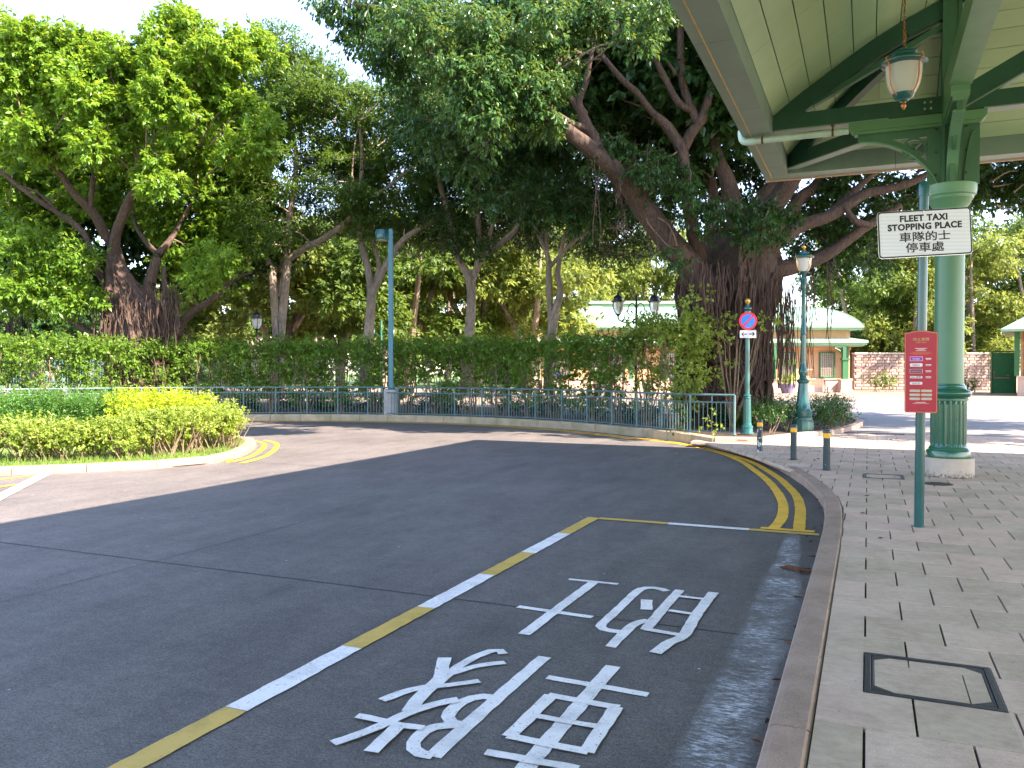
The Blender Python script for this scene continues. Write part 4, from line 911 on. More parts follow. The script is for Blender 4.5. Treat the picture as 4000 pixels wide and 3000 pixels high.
mb = MB(); plate(mb, fb(.01, -.371, 0), .06, .009, .0022, .0028); mb.build('print_line', 'dark_red_print', bd)
for sx in (-1, 1):
    for sz in (-1, 1):
        mb = MB(); O, R_, U_ = fb(sx*(bw/2-.014), sz*(bh/2-.014-(.018 if sz > 0 else 0)), 0); mb.prism([(0, 0), (sx*.008, 0), (0, sz*.008)] if sx*sz > 0 else [(0, 0), (0, sz*.008), (sx*.008, 0)], .0022, .003, axes=(O, R_, U_, Vector((0, -1, 0)))); mb.build('corner_ornament', 'gold_print', bd)
# no-parking sign
b = G(2918, 1692, .10)
ns = thing('no_parking_sign', 'round blue and red no-parking sign with arrow plate on a teal post with gold ball', 'road sign', (b.x, b.y, .09), YAW*.75)
mb = MB(); mb.lathe([(.15, 0), (.15, .02), (.13, .05), (.125, .13), (.135, .14), (.13, .17), (.105, .19), (.098, .23)], n=24); mb.build('base', 'teal_pole', ns, True)
mb = MB(); seg = 48; vs = []
for z, r0 in ((.22, .095), (.25, .093), (.78, .078), (.80, .078)):
    for j in range(seg): r = r0-(.007 if (j % 4) == 2 and z not in (.22, .80) else 0); vs.append((r*cos(2*pi*j/seg), r*sin(2*pi*j/seg), z))
mb.add(vs, [(i*seg+j, i*seg+(j+1) % seg, (i+1)*seg+(j+1) % seg, (i+1)*seg+j) for i in range(3) for j in range(seg)]); mb.lathe([(.085, .80), (.088, .81), (.075, .83), (.085, .85), (.083, .87), (.06, .89)], n=24); mb.build('fluted_shaft', 'teal_pole', ns)
mb = MB(); mb.lathe([(.055, .88), (.046, 2.70), (.075, 2.72), (.075, 2.75), (.05, 2.78), (.085, 2.80), (.085, 2.82), (.045, 2.86), (.035, 2.92)], n=20); mb.build('pole', 'teal_pole', ns, True)
mb = MB(); mb.lathe([(.02, 2.91), (.045, 2.93), (.058, 2.965), (.06, 2.98), (.056, 3.0), (.04, 3.03), (.01, 3.045)], n=20); mb.build('ball_finial', 'gold', ns, True)
zd = 2.53; Rx = lambda dx, dz, off: (Vector((dx, -.06-off, zd+dz)), Vector((1, 0, 0)), Vector((0, 0, 1)))
def disc(mb, r, a, b, n=32):
    O = Vector((0, -.06, zd)); mb.prism([(r*cos(2*pi*i/n), r*sin(2*pi*i/n)) for i in range(n)], a, b, axes=(O, Vector((1, 0, 0)), Vector((0, 0, 1)), Vector((0, -1, 0))))
mb = MB(); disc(mb, .2, 0, .012); dn = mb.build('disc', 'sign_red', ns)
mb = MB(); disc(mb, .152, .012, .014); mb.build('blue_field', 'sign_blue', dn)
mb = MB(); O = Vector((0, -.06, zd)); q = Vector((cos(pi/4*1.05), sin(pi/4*1.05))); s2 = Vector((-q.y, q.x))*.019
mb.prism([tuple(-q*.165-s2), tuple(q*.165-s2), tuple(q*.165+s2), tuple(-q*.165+s2)], .014, .016, axes=(O, Vector((1, 0, 0)), Vector((0, 0, 1)), Vector((0, -1, 0)))); mb.build('red_bar', 'sign_red', dn)
mb = MB(); O2 = Vector((0, -.06, zd-.295)); ax = (O2, Vector((1, 0, 0)), Vector((0, 0, 1)), Vector((0, -1, 0)))
mb.prism([(-.178, -.085), (.178, -.085), (.178, .085), (-.178, .085)], 0, .012, axes=ax); pl_ = mb.build('arrow_plate', 'sign_white', ns)
for s_ in (-1, 1):
    mb = MB(); mb.prism([(s_*.02, -.009), (s_*.13, -.009), (s_*.13, .009), (s_*.02, .009)][::s_], .012, .0135, axes=ax)
    for t_ in (-1, 1): mb.prism([(s_*.15, 0), (s_*.105, t_*.047), (s_*.085, t_*.040), (s_*.128, 0)][::s_*t_*-1], .012, .0137+.0002*t_, axes=ax)
    mb.build('arrow', 'black_paint', pl_)

# ================================================================== KIOSK, WALL, FAR BUILDINGS
def rframe(root):
    return root
k0 = G(3330, 1532); s0 = (k0-CP).dot(FW)/F
kio = thing('station_kiosk', 'long peach pavilion with curved pale mint metal roof behind the hedge and banyan', 'building', (k0.x, k0.y, 0), YAW)
kx = lambda px: (px-3330)*s0
kz = lambda py: 1.5+(1449-py)*s0
XL, XR = kx(2085), 0.0
mb = MB(); mb.box(((XL+XR)/2, 4.8, 2.3), (XR-XL, 8.6, 4.6)); wall = mb.build('wall', 'peach_wall', kio)
mb = MB(); mb.box(((XL+XR)/2, .42, .45), (XR-XL+.1, .22, .9)); mb.box(((XL+XR)/2, .40, .93), (XR-XL+.16, .32, .08)); mb.build('dado', 'peach_trim', wall)
mb = MB(); mb.box(((XL+XR)/2, .44, 3.12), (XR-XL+.04, .18, .26)); mb.build('orange_frieze', 'orange_trim', wall)
# pent roof / canopy band
mb = MB()
for (z, o_, h_) in ((3.28, .62, .10), (3.40, .72, .13), (3.55, .80, .18)):
    mb.box(((XL+XR)/2, 4.6, z), (XR-XL+2*o_, 9.0+2*o_, h_))
mb.build('lower_eave', 'mint_trim', kio)
mb = MB(); a = .78
q = [(XL-a, -.7, 3.64), (XR+a, -.7, 3.64), (XR+.1, .7, 3.86), (XL-.1, .7, 3.86)]; mb.add(q, [(0, 1, 2, 3)]); mb.add([(XR+a, -.7, 3.64), (XR+a, 9, 3.64), (XR+.1, 9, 3.86), (XR+.1, .7, 3.86)], [(0, 1, 2, 3)]); mb.build('lower_roof', 'mint_roof', kio)
UX0, UX1, UY0, UY1 = kx(2175), kx(3362), -.35, 9.6
mb = MB(); mb.box(((UX0+UX1)/2, 4.8, 4.10), (UX1-UX0-1.5, 8.3, .75)); mb.build('upper_wall', 'orange_trim', kio)
mb = MB(); mb.box(((UX0+UX1)/2, (UY0+UY1)/2, 4.48), (UX1-UX0-.1, UY1-UY0-.1, .16)); mb.box(((UX0+UX1)/2, (UY0+UY1)/2, 4.62), (UX1-UX0+.1, UY1-UY0+.1, .14)); mb.build('upper_eave', 'mint_trim', kio)
A_, B_ = 3.5, 1.55; nT = 9
def rp(t): th = .38+(pi/2-.38)*t; return A_*(1-(cos(th)/cos(.38))), B_*(sin(th)-sin(.38))/(1-sin(.38))
mb = MB(); rings = []
for i in range(nT+1):
    e, h = rp(i/nT); rings.append([(UX0+e, UY0+e, 4.69+h), (UX1-e, UY0+e, 4.69+h), (UX1-e, UY1-e, 4.69+h), (UX0+e, UY1-e, 4.69+h)])
for i in range(nT):
    for j in range(4): mb.add([rings[i][j], rings[i][(j+1) % 4], rings[i+1][(j+1) % 4], rings[i+1][j]], [(0, 1, 2, 3)])
mb.add(rings[-1], [(0, 1, 2, 3)]); rf = mb.build('curved_roof', 'mint_roof', kio, False)
x = UX0+.5
while x < UX1-.2:
    lim = min(x-UX0, UX1-x); mb = MB(); P = [(x, UY0+rp(i/nT)[0]-.01, 4.70+rp(i/nT)[1]) for i in range(nT+1) if rp(i/nT)[0] <= lim+.2]
    if len(P) > 2: mb.tube(P, .022, 4); mb.build('roof_seam', 'mint_trim', rf)
    x += .92
for (xx, sg_) in ((UX1, -1), (UX0, 1)):
    mb = MB(); mb.tube([(xx+sg_*rp(i/nT)[0], UY0+rp(i/nT)[0]-.01, 4.71+rp(i/nT)[1]) for i in range(nT+1)], .04, 5); mb.build('hip_ridge', 'mint_trim', rf)
mb = MB(); mb.box((kx(2700), 4.6, 6.35), (kx(3110)-kx(2370), 2.4, .34)); mb.box((kx(2700), 4.6, 6.56), (kx(3110)-kx(2370)+.5, 2.9, .12)); mb.build('roof_monitor', 'mint_trim', rf)
mb = MB(); mb.box((kx(2700), 4.6, 6.66), (kx(3110)-kx(2370)+.3, 2.7, .09)); mb.build('monitor_top', 'mint_white', rf)
mb = MB(); xc = kx(3093); mb.lathe([(.62, 6.2), (.68, 6.32), (.68, 6.42), (.55, 6.5), (.52, 6.66), (.36, 6.86), (.1, 6.98), (.09, 7.02), (.2, 7.12), (.2, 7.22), (.06, 7.32), (.03, 7.5), (.02, 8.5)], c=(xc, 2.9, 0), n=20); mb.build('cupola', 'mint_white', rf, True)
# lattice windows
for px in (3240, 3085, 2930, 2775, 2620, 2415, 2345, 2200):
    xw = kx(px); ww, wh, zc_ = 1.12, 1.84, 1.93
    mb = MB()
    for (cx, cz, sx, sz) in ((0, wh/2-.05, ww, .1), (0, -wh/2+.05, ww, .1), (-ww/2+.05, 0, .1, wh-.2), (ww/2-.05, 0, .1, wh-.2)): mb.box((xw+cx, .43, zc_+cz), (sx, .1, sz))
    wn = mb.build('window', 'kiosk_green', wall)
    mb = MB(); mb.box((xw, .47, zc_), (ww-.2, .04, wh-.2)); mb.build('pane', 'lattice_back', wn)
    mb = MB()
    for i in range(1, 7): mb.box((xw-ww/2+.1+(ww-.2)*i/7, .435, zc_), (.028, .028, wh-.2))
    for i in range(1, 12): mb.box((xw, .42, zc_-wh/2+.1+(wh-.2)*i/12), (ww-.2, .02, .028))
    mb.build('lattice', 'lattice_wood', wn)
for px, yy in ((3282, -.62), (3310, .2), (3318, 2.5), (3013, -.62), (2720, -.62), (2460, -.62), (2128, -.62), (2104, .2)):
    xw = kx(px); mb = MB(); mb.box((xw, yy, .42), (.58, .58, .84)); mb.box((xw, yy, .10), (.70, .70, .2)); mb.box((xw, yy, .88), (.68, .68, .09)); pd = mb.build('pedestal', 'peach_trim', kio)
    mb = MB(); mb.box((xw, yy, 2.05), (.24, .24, 2.28)); mb.box((xw, yy, 2.32), (.38, .38, .12)); mb.build('column', 'kiosk_green', kio)
    mb = MB(); mb.tube(smoothpath([(xw-.1, yy, 2.45), (xw-.2, yy, 2.85), (xw-.65, yy, 3.1)], 4), .05, 5); mb.box((xw-.3, yy, 3.17), (.7, .08, .08)); mb.build('column_bracket', 'kiosk_green', kio)
# stone wall
w0 = G(3337, 1524.5); s1 = (w0-CP).dot(FW)/F
sw = thing('stone_wall', 'rough split stone garden wall with dark bands beyond the plaza on the right', 'wall', (w0.x, w0.y, 0), YAW)
Lw = (3960-3325)*s1; wt = 1.5+(1449-1384)*s1
mb = MB(); mb.box((Lw/2, .28, wt/2), (Lw, .4, wt)); mb.build('wall_core', 'stone_band', sw)
nc, nr = 23, 12; bw_ = Lw/nc; bh_ = (wt-.05)/nr
bl = []
for v_ in range(6):
    mb = MB(); dz = [random.uniform(0, .045) for _ in range(4)]; c_ = random.uniform(.05, .1); w_, h_ = bw_/2-.011, bh_/2-.010
    mb.add([(-w_, 0, -h_), (w_, 0, -h_), (w_, 0, h_), (-w_, 0, h_), (-w_+.02, -.03-dz[0], -h_+.02), (w_-.02, -.03-dz[1], -h_+.02), (w_-.02, -.03-dz[2], h_-.02), (-w_+.02, -.03-dz[3], h_-.02), (0, -.04-c_*.5, 0)],
           [(0, 1, 5, 4), (1, 2, 6, 5), (2, 3, 7, 6), (3, 0, 4, 7), (4, 5, 8), (5, 6, 8), (6, 7, 8), (7, 4, 8)]); bl.append(mb.mesh('stone_block', 'stone_block'))
for r_ in range(nr):
    for c_ in range(nc):
        x_ = (c_+.5+(.25 if r_ % 2 else -.0))*bw_
        if x_+bw_/2 > Lw: continue
        link('stone_block', bl[(r_*7+c_*5) % 6], sw, (x_, .08, .03+(r_+.5)*bh_))
for r_ in (4, 8):
    mb = MB(); mb.box((Lw/2, .03, .03+r_*bh_), (Lw, .12, .055)); mb.build('dark_band', 'stone_band', sw)
n_ = 9
for i in range(n_): mb = MB(); mb.bev((Lw*(i+.5)/n_, .26, wt+.07), (Lw/n_-.01, .62, .14), .02); mb.build('coping_stone', 'stone_cap', sw)
mb = MB(); mb.box((Lw-.15, .1, wt/2+.1), (.8, .7, wt+.2)); mb.box((Lw-.15, .1, wt+.32), (1.0, .9, .16)); mb.build('end_pier', 'stone_cap', sw)
# green service door
d0 = G(3877, 1540)
dr = thing('service_door', 'plain green steel service door with push bar beside the right-hand kiosk', 'door', (d0.x, d0.y, 0), YAW)
sd_ = (d0-CP).dot(FW)/F; mb = MB(); mb.box((43*sd_, .05, 1.36), (88*sd_, .06, 2.62)); mb.build('door_leaf', 'door_green', dr)
mb = MB(); mb.box((.55, -.03, 1.05), (1.0, .05, .06)); mb.box((.06, -.03, 1.25), (.05, .05, .5)); mb.box((.95, -.03, 1.2), (.14, .05, .08)); mb.build('push_bar', 'steel', dr)
mb = MB(); mb.box((-.04, .05, 1.4), (.08, .14, 2.75)); mb.box((88*sd_+.04, .05, 1.4), (.08, .14, 2.75)); mb.box((44*sd_, .05, 2.74), (88*sd_+.16, .14, .08)); mb.build('door_frame', 'kiosk_green', dr)
r0 = G(3962, 1546); sr = (r0-CP).dot(FW)/F
rk_ = thing('right_kiosk', 'peach kiosk with teal roof cut off by the right edge of the photo', 'building', (r0.x, r0.y, 0), YAW-radians(33))
mb = MB(); mb.box((4.5, 4, 2.3), (8.4, 7.6, 4.4)); rw_ = mb.build('wall', 'peach_wall', rk_)
mb = MB(); mb.box((4.5, .12, .55), (8.7, .3, 1.1)); mb.box((4.5, .1, 1.14), (8.8, .4, .1)); mb.build('dado', 'peach_trim', rw_)
mb = MB(); mb.box((.12, .05, 2.8), (.28, .28, 3.2)); mb.build('column', 'kiosk_green', rk_)
mb = MB(); mb.box((.75, .14, 2.15), (.5, .1, 1.9)); mb.build('shutter', 'kiosk_green', rw_)
mb = MB(); mb.box((.66, .12, 3.55), (.36, .06, .62)); mb.build('red_banner', 'board_red', rw_)
ex = (3916-3962)*sr
mb = MB(); mb.add([(ex, -1, 3.86), (9.5, -1, 3.86), (9.5, 8.6, 3.86), (ex, 8.6, 3.86), (ex, -1, 4.0), (9.5, -1, 4.0), (9.5, 8.6, 4.0), (ex, 8.6, 4.0)], [(3, 2, 1, 0), (0, 1, 5, 4), (1, 2, 6, 5), (2, 3, 7, 6), (3, 0, 4, 7)]); mb.build('eave', 'mint_trim', rk_)
mb = MB(); mb.add([(ex, -1, 4.0), (9.5, -1, 4.0), (9.5, 8.6, 4.0), (ex, 8.6, 4.0), (ex+3.6, 2.9, 6.3), (6, 2.9, 6.3), (6, 5, 6.3), (ex+3.6, 5, 6.3)], [(0, 1, 5, 4), (1, 2, 6, 5), (2, 3, 7, 6), (3, 0, 4, 7), (4, 5, 6, 7)]); mb.build('roof', 'teal_roof', rk_)
# benches
def bench(px, d, label):
    p = D(px, 1500, d); t = thing('bench', label, 'bench', (p.x, p.y, 0), YAW)
    for k in range(4): mb = MB(); mb.box((0, -.18+.12*k, .44), (1.5, .1, .03)); mb.build('seat_slat', 'bench_wood', t)
    for k in range(4): mb = MB(); mb.box((0, .30+.02*k, .56+.11*k), (1.5, .03, .085)); mb.build('back_slat', 'bench_wood', t)
    for s_ in (-.68, .68):
        mb = MB(); mb.box((s_, .05, .22), (.05, .45, .05)); mb.box((s_, -.15, .21), (.05, .05, .42)); mb.box((s_, .3, .45), (.05, .05, .9)); mb.build('leg', 'black_iron', t)
bench(3190, 55.5, 'slatted brown bench in front of the kiosk, right of the purple flower pots')
bench(2880, 55.5, 'slatted brown bench in front of the kiosk behind the banyan roots')

# ================================================================== VEGETATION
def leafmesh(name, pos, dirn, nrm, L, Wd, var, mat, parent=None, fold=.12):
    n = len(pos)
    dirn = dirn/np.linalg.norm(dirn, axis=1, keepdims=True)
    side = np.cross(dirn, nrm); ln = np.linalg.norm(side, axis=1, keepdims=True); side = side/np.maximum(ln, 1e-6); up = np.cross(side, dirn)
    L = L[:, None]; Wd = Wd[:, None]
    v = np.empty((n, 4, 3), dtype=np.float32)
    v[:, 0] = pos; v[:, 1] = pos+dirn*L*.45+side*Wd*.5+up*Wd*fold; v[:, 2] = pos+dirn*L-up*L*.08; v[:, 3] = pos+dirn*L*.45-side*Wd*.5+up*Wd*fold
    me = bpy.data.meshes.new(name); me.vertices.add(n*4); me.vertices.foreach_set('co', v.reshape(-1))
    idx = np.arange(n, dtype=np.int32)[:, None]*4+np.array([0, 1, 2, 0, 2, 3], dtype=np.int32)
    me.loops.add(n*6); me.loops.foreach_set('vertex_index', idx.reshape(-1))
    me.polygons.add(n*2); me.polygons.foreach_set('loop_start', np.arange(n*2, dtype=np.int32)*3)
    a = me.attributes.new('v', 'FLOAT', 'FACE'); a.data.foreach_set('value', np.repeat(var.astype(np.float32), 2))
    me.materials.append(MAT[mat]); me.update(calc_edges=True)
    return link(name, me, parent)
def unit(a): return a/np.maximum(np.linalg.norm(a, axis=1, keepdims=True), 1e-6)
def clump_leaves(clumps, dens, L, Wd, per=10, tw=.32, droop=.35, flat=.8, upn=.75, shell=.45, vb=0.0):
    """clumps: (x,y,z,r). dens: leaves per m2 of the clump's disc"""
    Ps, Ds, Ns, Vs = [], [], [], []
    for (x, y, z, r) in clumps:
        nt_ = max(3, int(dens*r*r*pi/per)); c = np.array((x, y, z)); cv = rng.uniform(-.12, .12)
        q = unit(rng.normal(size=(nt_, 3))); rr = rng.random((nt_, 1))**shell; rr = rr*(1+.28*rng.normal(size=(nt_, 1))*.6)
        p = q*rr*np.array((1, 1, flat))*r
        ax = unit(q*np.array((1, 1, .45))+rng.normal(size=(nt_, 3))*.35+np.array((0, 0, .12-droop*.7)))
        tp = np.repeat(p+c, per, 0); ta = np.repeat(ax, per, 0); m = nt_*per
        s = rng.random((m, 1))*tw; off = unit(rng.normal(size=(m, 3)))
        pos = tp+ta*s+off*.05*tw
        d = unit(ta*.65+off*.8+np.array((0, 0, -droop)))
        nn = unit(np.array((0, 0, upn))+rng.normal(size=(m, 3))*.42+np.repeat(q, per, 0)*.35)
        Ps.append(pos); Ds.append(d); Ns.append(nn)
        Vs.append(np.clip(.42+cv+vb+np.repeat(rng.normal(size=nt_)*.13, per)+rng.normal(size=m)*.13+.1*s[:, 0]/tw, 0, 1))
    P, Dd, Nn, V = map(np.concatenate, (Ps, Ds, Ns, Vs)); m = len(P); sc = rng.uniform(.65, 1.2, m)
    return P, Dd, Nn, L*sc, Wd*sc, V
def inpoly(x, y, poly):
    c = False; j = len(poly)-1
    for i in range(len(poly)):
        if (poly[i][1] > y) != (poly[j][1] > y) and x < (poly[j][0]-poly[i][0])*(y-poly[i][1])/(poly[j][1]-poly[i][1])+poly[i][0]: c = not c
        j = i
    return c
S = 4000/2212.0
def clS(lst, d=None, dj=0.0):      # (Sx,Sy,Sr[,d]) -> world clumps
    out = []
    for q in lst:
        dd = (q[3] if len(q) > 3 else d)+random.uniform(-dj, dj); p = D(q[0]*S, q[1]*S, dd); out.append((p.x, p.y, p.z, q[2]*S*dd/F))
    return out
def fillS(poly, n, r0, r1, d0, d1, k=.6):
    xs = [p[0] for p in poly]; ys = [p[1] for p in poly]; pts = []; tries = 0
    while len(pts) < n and tries < n*60:
        tries += 1; x, y = random.uniform(min(xs), max(xs)), random.uniform(min(ys), max(ys)); r = random.uniform(r0, r1)
        if not inpoly(x, y, poly): continue
        if any((x-a)**2+(y-b)**2 < (k*r)**2 for a, b, c, e in pts): continue
        pts.append((x, y, r, random.uniform(d0, d1)))
    return clS(pts)
def crown(tree, clumps, mat, **k):
    a = clump_leaves(clumps, **k); a = list(a); a[0] = a[0]-np.array(tree.location); return leafmesh('crown', *a, mat, tree)
LP = {}
def limb(tree, pts, mat='bark_grey', name='limb', n=9, scale=1.0, jit=.04):
    """pts: (Px,Py,depth,radius in P pixels)"""
    P = [D(a, b, d)-tree.location for a, b, d, r in pts]; R = [r*d/F*scale for a, b, d, r in pts]
    sm = smoothpath(P, 4); rr = np.interp(np.linspace(0, len(P)-1, len(sm)), range(len(P)), R)
    LP.setdefault(tree.name, []).extend([p.copy() for p in sm[len(sm)//3:]])
    mb = MB(); mb.tube(sm, list(rr), n, jit=jit); return mb.build(name, mat, tree, True)
def twigs(tree, clumps, origin_pts, mat='twig', r=.011):
    mb = MB(); O = LP.get(tree.name) or [Vector(o) for o in origin_pts]
    for (x, y, z, rr) in clumps:
        c = Vector((x, y, z))-tree.location; o = min(O, key=lambda q: (q-c).length)
        if (o-c).length > 2.6: o = c+(o-c).normalized()*random.uniform(1.2, 2.0)+Vector((random.uniform(-.5, .5), random.uniform(-.5, .5), -.3))
        m_ = o.lerp(c, .55)+Vector((random.uniform(-.3, .3), random.uniform(-.3, .3), random.uniform(-.1, .35)))
        mb.tube(smoothpath([o, m_, c], 3), [r*2.6*(1-.7*i/6) for i in range(7)], 5, cap=False)
        for _ in range(3):
            e = c+Vector((random.uniform(-1, 1), random.uniform(-1, 1), random.uniform(-.4, .9)))*rr*.8; mb.tube([m_.lerp(c, .8), c.lerp(e, .5)+Vector((0, 0, .05)), e], [r*.9, r*.6, r*.3], 4, cap=False)
    o = mb.build('branchlets', mat, tree, True); o['kind'] = 'stuff'; return o
def banyan_trunk(tree, prof, mat, nroots, seed, rr=(.012, .045)):
    """prof: (z, cx, cy, radius) in the tree's frame"""
    rnd = random.Random(seed); Zs = [p[0] for p in prof]
    fx = lambda z: (float(np.interp(z, Zs, [p[1] for p in prof])), float(np.interp(z, Zs, [p[2] for p in prof])), float(np.interp(z, Zs, [p[3] for p in prof])))
    n = 64; m_ = 26; ph = [rnd.uniform(0, 6.28) for _ in range(8)]; vs = []
    def rad(z, t, r): return r*(1+.09*sin(3*t+ph[0]+z*.5)+.07*sin(7*t+ph[1]-z*.8)+.05*sin(13*t+ph[2]+z*1.3)+.035*sin(23*t+ph[3]+z*.6))
    for i in range(m_):
        z = Zs[0]+(Zs[-1]-Zs[0])*i/(m_-1); cx, cy, r = fx(z)
        for j in range(n): t = 2*pi*j/n; q = rad(z, t, r); vs.append((cx+q*cos(t), cy+q*sin(t), z))
    mb = MB(); mb.add(vs, [(i*n+j, i*n+(j+1) % n, (i+1)*n+(j+1) % n, (i+1)*n+j) for i in range(m_-1) for j in range(n)]+[tuple((m_-1)*n+j for j in range(n))]); mb.build('trunk', mat, tree, True)
    mb = MB()
    for k in range(nroots):
        t = rnd.uniform(0, 2*pi); zt = rnd.uniform(Zs[0]+(Zs[-1]-Zs[0])*.25, Zs[-1]*.88); zb = rnd.choice([Zs[0], rnd.uniform(Zs[0], zt*.6)]); P = []; R = []; r0_ = rnd.uniform(*rr); drift = rnd.choice([rnd.uniform(-.5, .5), rnd.uniform(-1.3, 1.3)]); lift = rnd.choice([0.0, .0, .06, .16]); seg = 9; tt = t
        for i in range(seg+1):
            z = zt+(zb-zt)*i/seg; cx, cy, r = fx(z); tt += drift/seg+rnd.uniform(-.09, .09); q = rad(z, tt, r)+r0_*.5+lift*sin(pi*i/seg)
            P.append((cx+q*cos(tt), cy+q*sin(tt), z)); R.append(r0_*(.7+.5*rnd.random()))
        mb.tube(smoothpath(P, 2), list(np.interp(np.linspace(0, seg, seg*2+1), range(seg+1), R)), 5, cap=False)
    o = mb.build('aerial_roots', 'root_bark', tree, True); o['kind'] = 'stuff'
def hang(tree, items, mat='root_bark', seed=3, name='hanging_roots'):
    """items: (Px0,Px1,Py_top,Py_bot,d,count,radius m)"""
    rnd = random.Random(seed); mb = MB()
    for x0, x1, yt, yb, d, c, r in items:
        for _ in range(c):
            x = rnd.uniform(x0, x1); b = yb-rnd.random()**2*(yb-yt)*.6; dd = d+rnd.uniform(-.7, .7); P = []
            w1 = rnd.uniform(-14, 14); w2 = rnd.uniform(0, 6.3); y0_ = yt+rnd.uniform(-.12, .2)*(yb-yt)
            for i in range(9): P.append(D(x+w1*i/8+5*sin(w2+i*.9)+rnd.uniform(-2.5, 2.5), y0_+(b-y0_)*i/8, dd)-tree.location)
            mb.tube(P, [r*rnd.uniform(.5, 1.2)]*9, 4, cap=False)
    o = mb.build(name, mat, tree, True); o['kind'] = 'stuff'

# ---- left banyan
b1 = D(560, 1500, 28)
T1 = thing('banyan_tree', 'big banyan with bright lime-green crown and root-covered trunk behind the hedge on the left', 'tree', (b1.x, b1.y, .03))
rtv = RT
def tf(px, z, d, tree): 
    q = D(px, 1500, d)-tree.location; return q.x, q.y
pr = []
for z, px, r in ((0, 575, 1.3), (1.0, 575, 1.2), (2.4, 570, 1.12), (3.2, 548, .95), (3.8, 512, .74), (4.4, 480, .46), (5.0, 458, .32), (5.7, 450, .2)): x_, y_ = tf(px, z, 28, T1); pr.append((z, x_, y_, r))
banyan_trunk(T1, pr, 'bark_banyan', 190, 5)
cv = lambda pts, d: [(x*.788, 600+y*.788, d+e, r*.788) for x, y, r, e in pts]
for q in ([(600, 700, 40, 0), (572, 560, 30, 0), (570, 430, 26, -.4), (600, 330, 24, -.8), (650, 220, 24, -1.2), (705, 150, 18, -1.8)],
          [(572, 480, 22, 0), (520, 400, 24, -.4), (480, 320, 24, -.8), (420, 250, 22, -1.2), (360, 190, 18, -1.6), (300, 100, 15, -2), (240, 40, 12, -2.5)],
          [(445, 265, 13, -1.1), (455, 190, 12, -1.2), (462, 110, 11, -1.4)],
          [(600, 740, 26, 0), (520, 640, 20, 0), (470, 540, 15, -.2), (430, 420, 14, -.3), (370, 350, 15, -.4), (280, 290, 13, -.6), (180, 225, 12, -.9), (80, 150, 10, -1.1), (-30, 60, 9, -1.3)],
          [(280, 290, 9, -.5), (235, 230, 8, -.5), (160, 180, 6, -.6), (60, 150, 4, -.6)],
          [(480, 600, 10, 0), (400, 520, 8, -.3), (330, 475, 7, -.6), (240, 430, 7, -.9), (140, 405, 6, -1.2)],
          [(720, 760, 36, .3), (752, 600, 26, .4), (790, 500, 20, .6), (850, 420, 14, .9), (900, 330, 9, 1.2), (960, 230, 6, 1.3)],
          [(790, 510, 14, .6), (725, 440, 13, .8), (680, 370, 10, 1), (655, 300, 8, 1.2)],
          [(830, 800, 20, .3), (815, 650, 13, .5), (810, 560, 10, .7)],
          [(640, 1030, 30, 0), (540, 945, 24, .2), (450, 890, 20, .4), (350, 825, 15, .6), (280, 770, 9, .8)],
          [(640, 1000, 12, 0), (600, 900, 12, 0), (570, 800, 11, 0), (545, 700, 11, 0)],
          [(850, 930, 28, .2), (900, 840, 22, .3), (960, 780, 18, .4), (1040, 730, 16, .5), (1100, 680, 13, .6), (1160, 620, 9, .8), (1250, 590, 5, 1)]):
    limb(T1, cv(q, 28), 'bark_banyan')
hang(T1, [(360, 640, 1130, 1330, 27.2, 60, .014), (480, 700, 1180, 1360, 27, 50, .018), (640, 700, 1140, 1330, 27.6, 30, .02), (0, 120, 1150, 1330, 29, 30, .02)], seed=4)
br = clS([(10, 75, 48), (60, 85, 50), (115, 95, 45), (165, 85, 42), (210, 105, 42), (255, 115, 38), (35, 130, 50), (95, 145, 48), (150, 150, 45), (205, 160, 45), (255, 165, 38), (120, 195, 42), (175, 205, 45), (230, 215, 40), (60, 185, 42), (10, 175, 38),
          (345, 75, 42), (385, 45, 38), (425, 60, 38), (350, 125, 45), (400, 115, 45), (450, 115, 42), (310, 165, 42), (360, 180, 48), (420, 175, 48), (475, 165, 42), (510, 130, 36), (545, 85, 30), (580, 110, 28), (490, 95, 36),
          (335, 225, 40), (390, 230, 38), (450, 225, 40), (505, 215, 36), (545, 245, 36), (575, 270, 28), (535, 310, 40), (565, 335, 28), (500, 340, 26), (30, 235, 42), (65, 275, 36), (15, 290, 30),
          (90, 310, 38), (130, 330, 40), (160, 300, 38), (120, 275, 36), (200, 310, 36), (225, 335, 28), (185, 280, 36), (330, 370, 34), (365, 395, 30), (325, 405, 22), (345, 345, 22), (270, 250, 34), (295, 290, 26), (10, 330, 20), (385, 300, 24)], 25, .9)
mid = clS([(20, 380, 70, 29), (100, 400, 70, 30), (200, 390, 60, 31), (290, 330, 60, 29), (260, 440, 60, 31), (340, 470, 55, 30), (420, 330, 60, 29), (440, 420, 65, 30), (480, 500, 60, 30), (540, 420, 60, 31), (400, 560, 55, 30), (470, 580, 50, 30), (100, 480, 60, 30), (30, 490, 60, 29), (160, 430, 40, 29), (240, 250, 60, 28), (120, 240, 70, 28), (420, 260, 70, 28), (330, 250, 50, 29), (550, 380, 50, 30), (530, 520, 40, 30), (420, 500, 50, 31)], 29)
low = clS([(60, 520, 45), (110, 540, 45), (160, 555, 45), (30, 560, 42), (90, 580, 45), (140, 600, 45), (60, 620, 42), (110, 640, 45), (155, 650, 42), (20, 620, 40), (190, 640, 30), (10, 660, 36), (430, 600, 36), (450, 550, 36), (480, 560, 34)], 26.6, .5)
top1 = [(b1.x+random.uniform(-5, 5), b1.y+random.uniform(-2, 4), random.uniform(10.3, 12.2), random.uniform(.9, 1.4)) for _ in range(16)]
crown(T1, br, 'leaf_banyan', dens=1500, L=.175, Wd=.088, vb=.1, per=16, tw=.24, shell=.35)
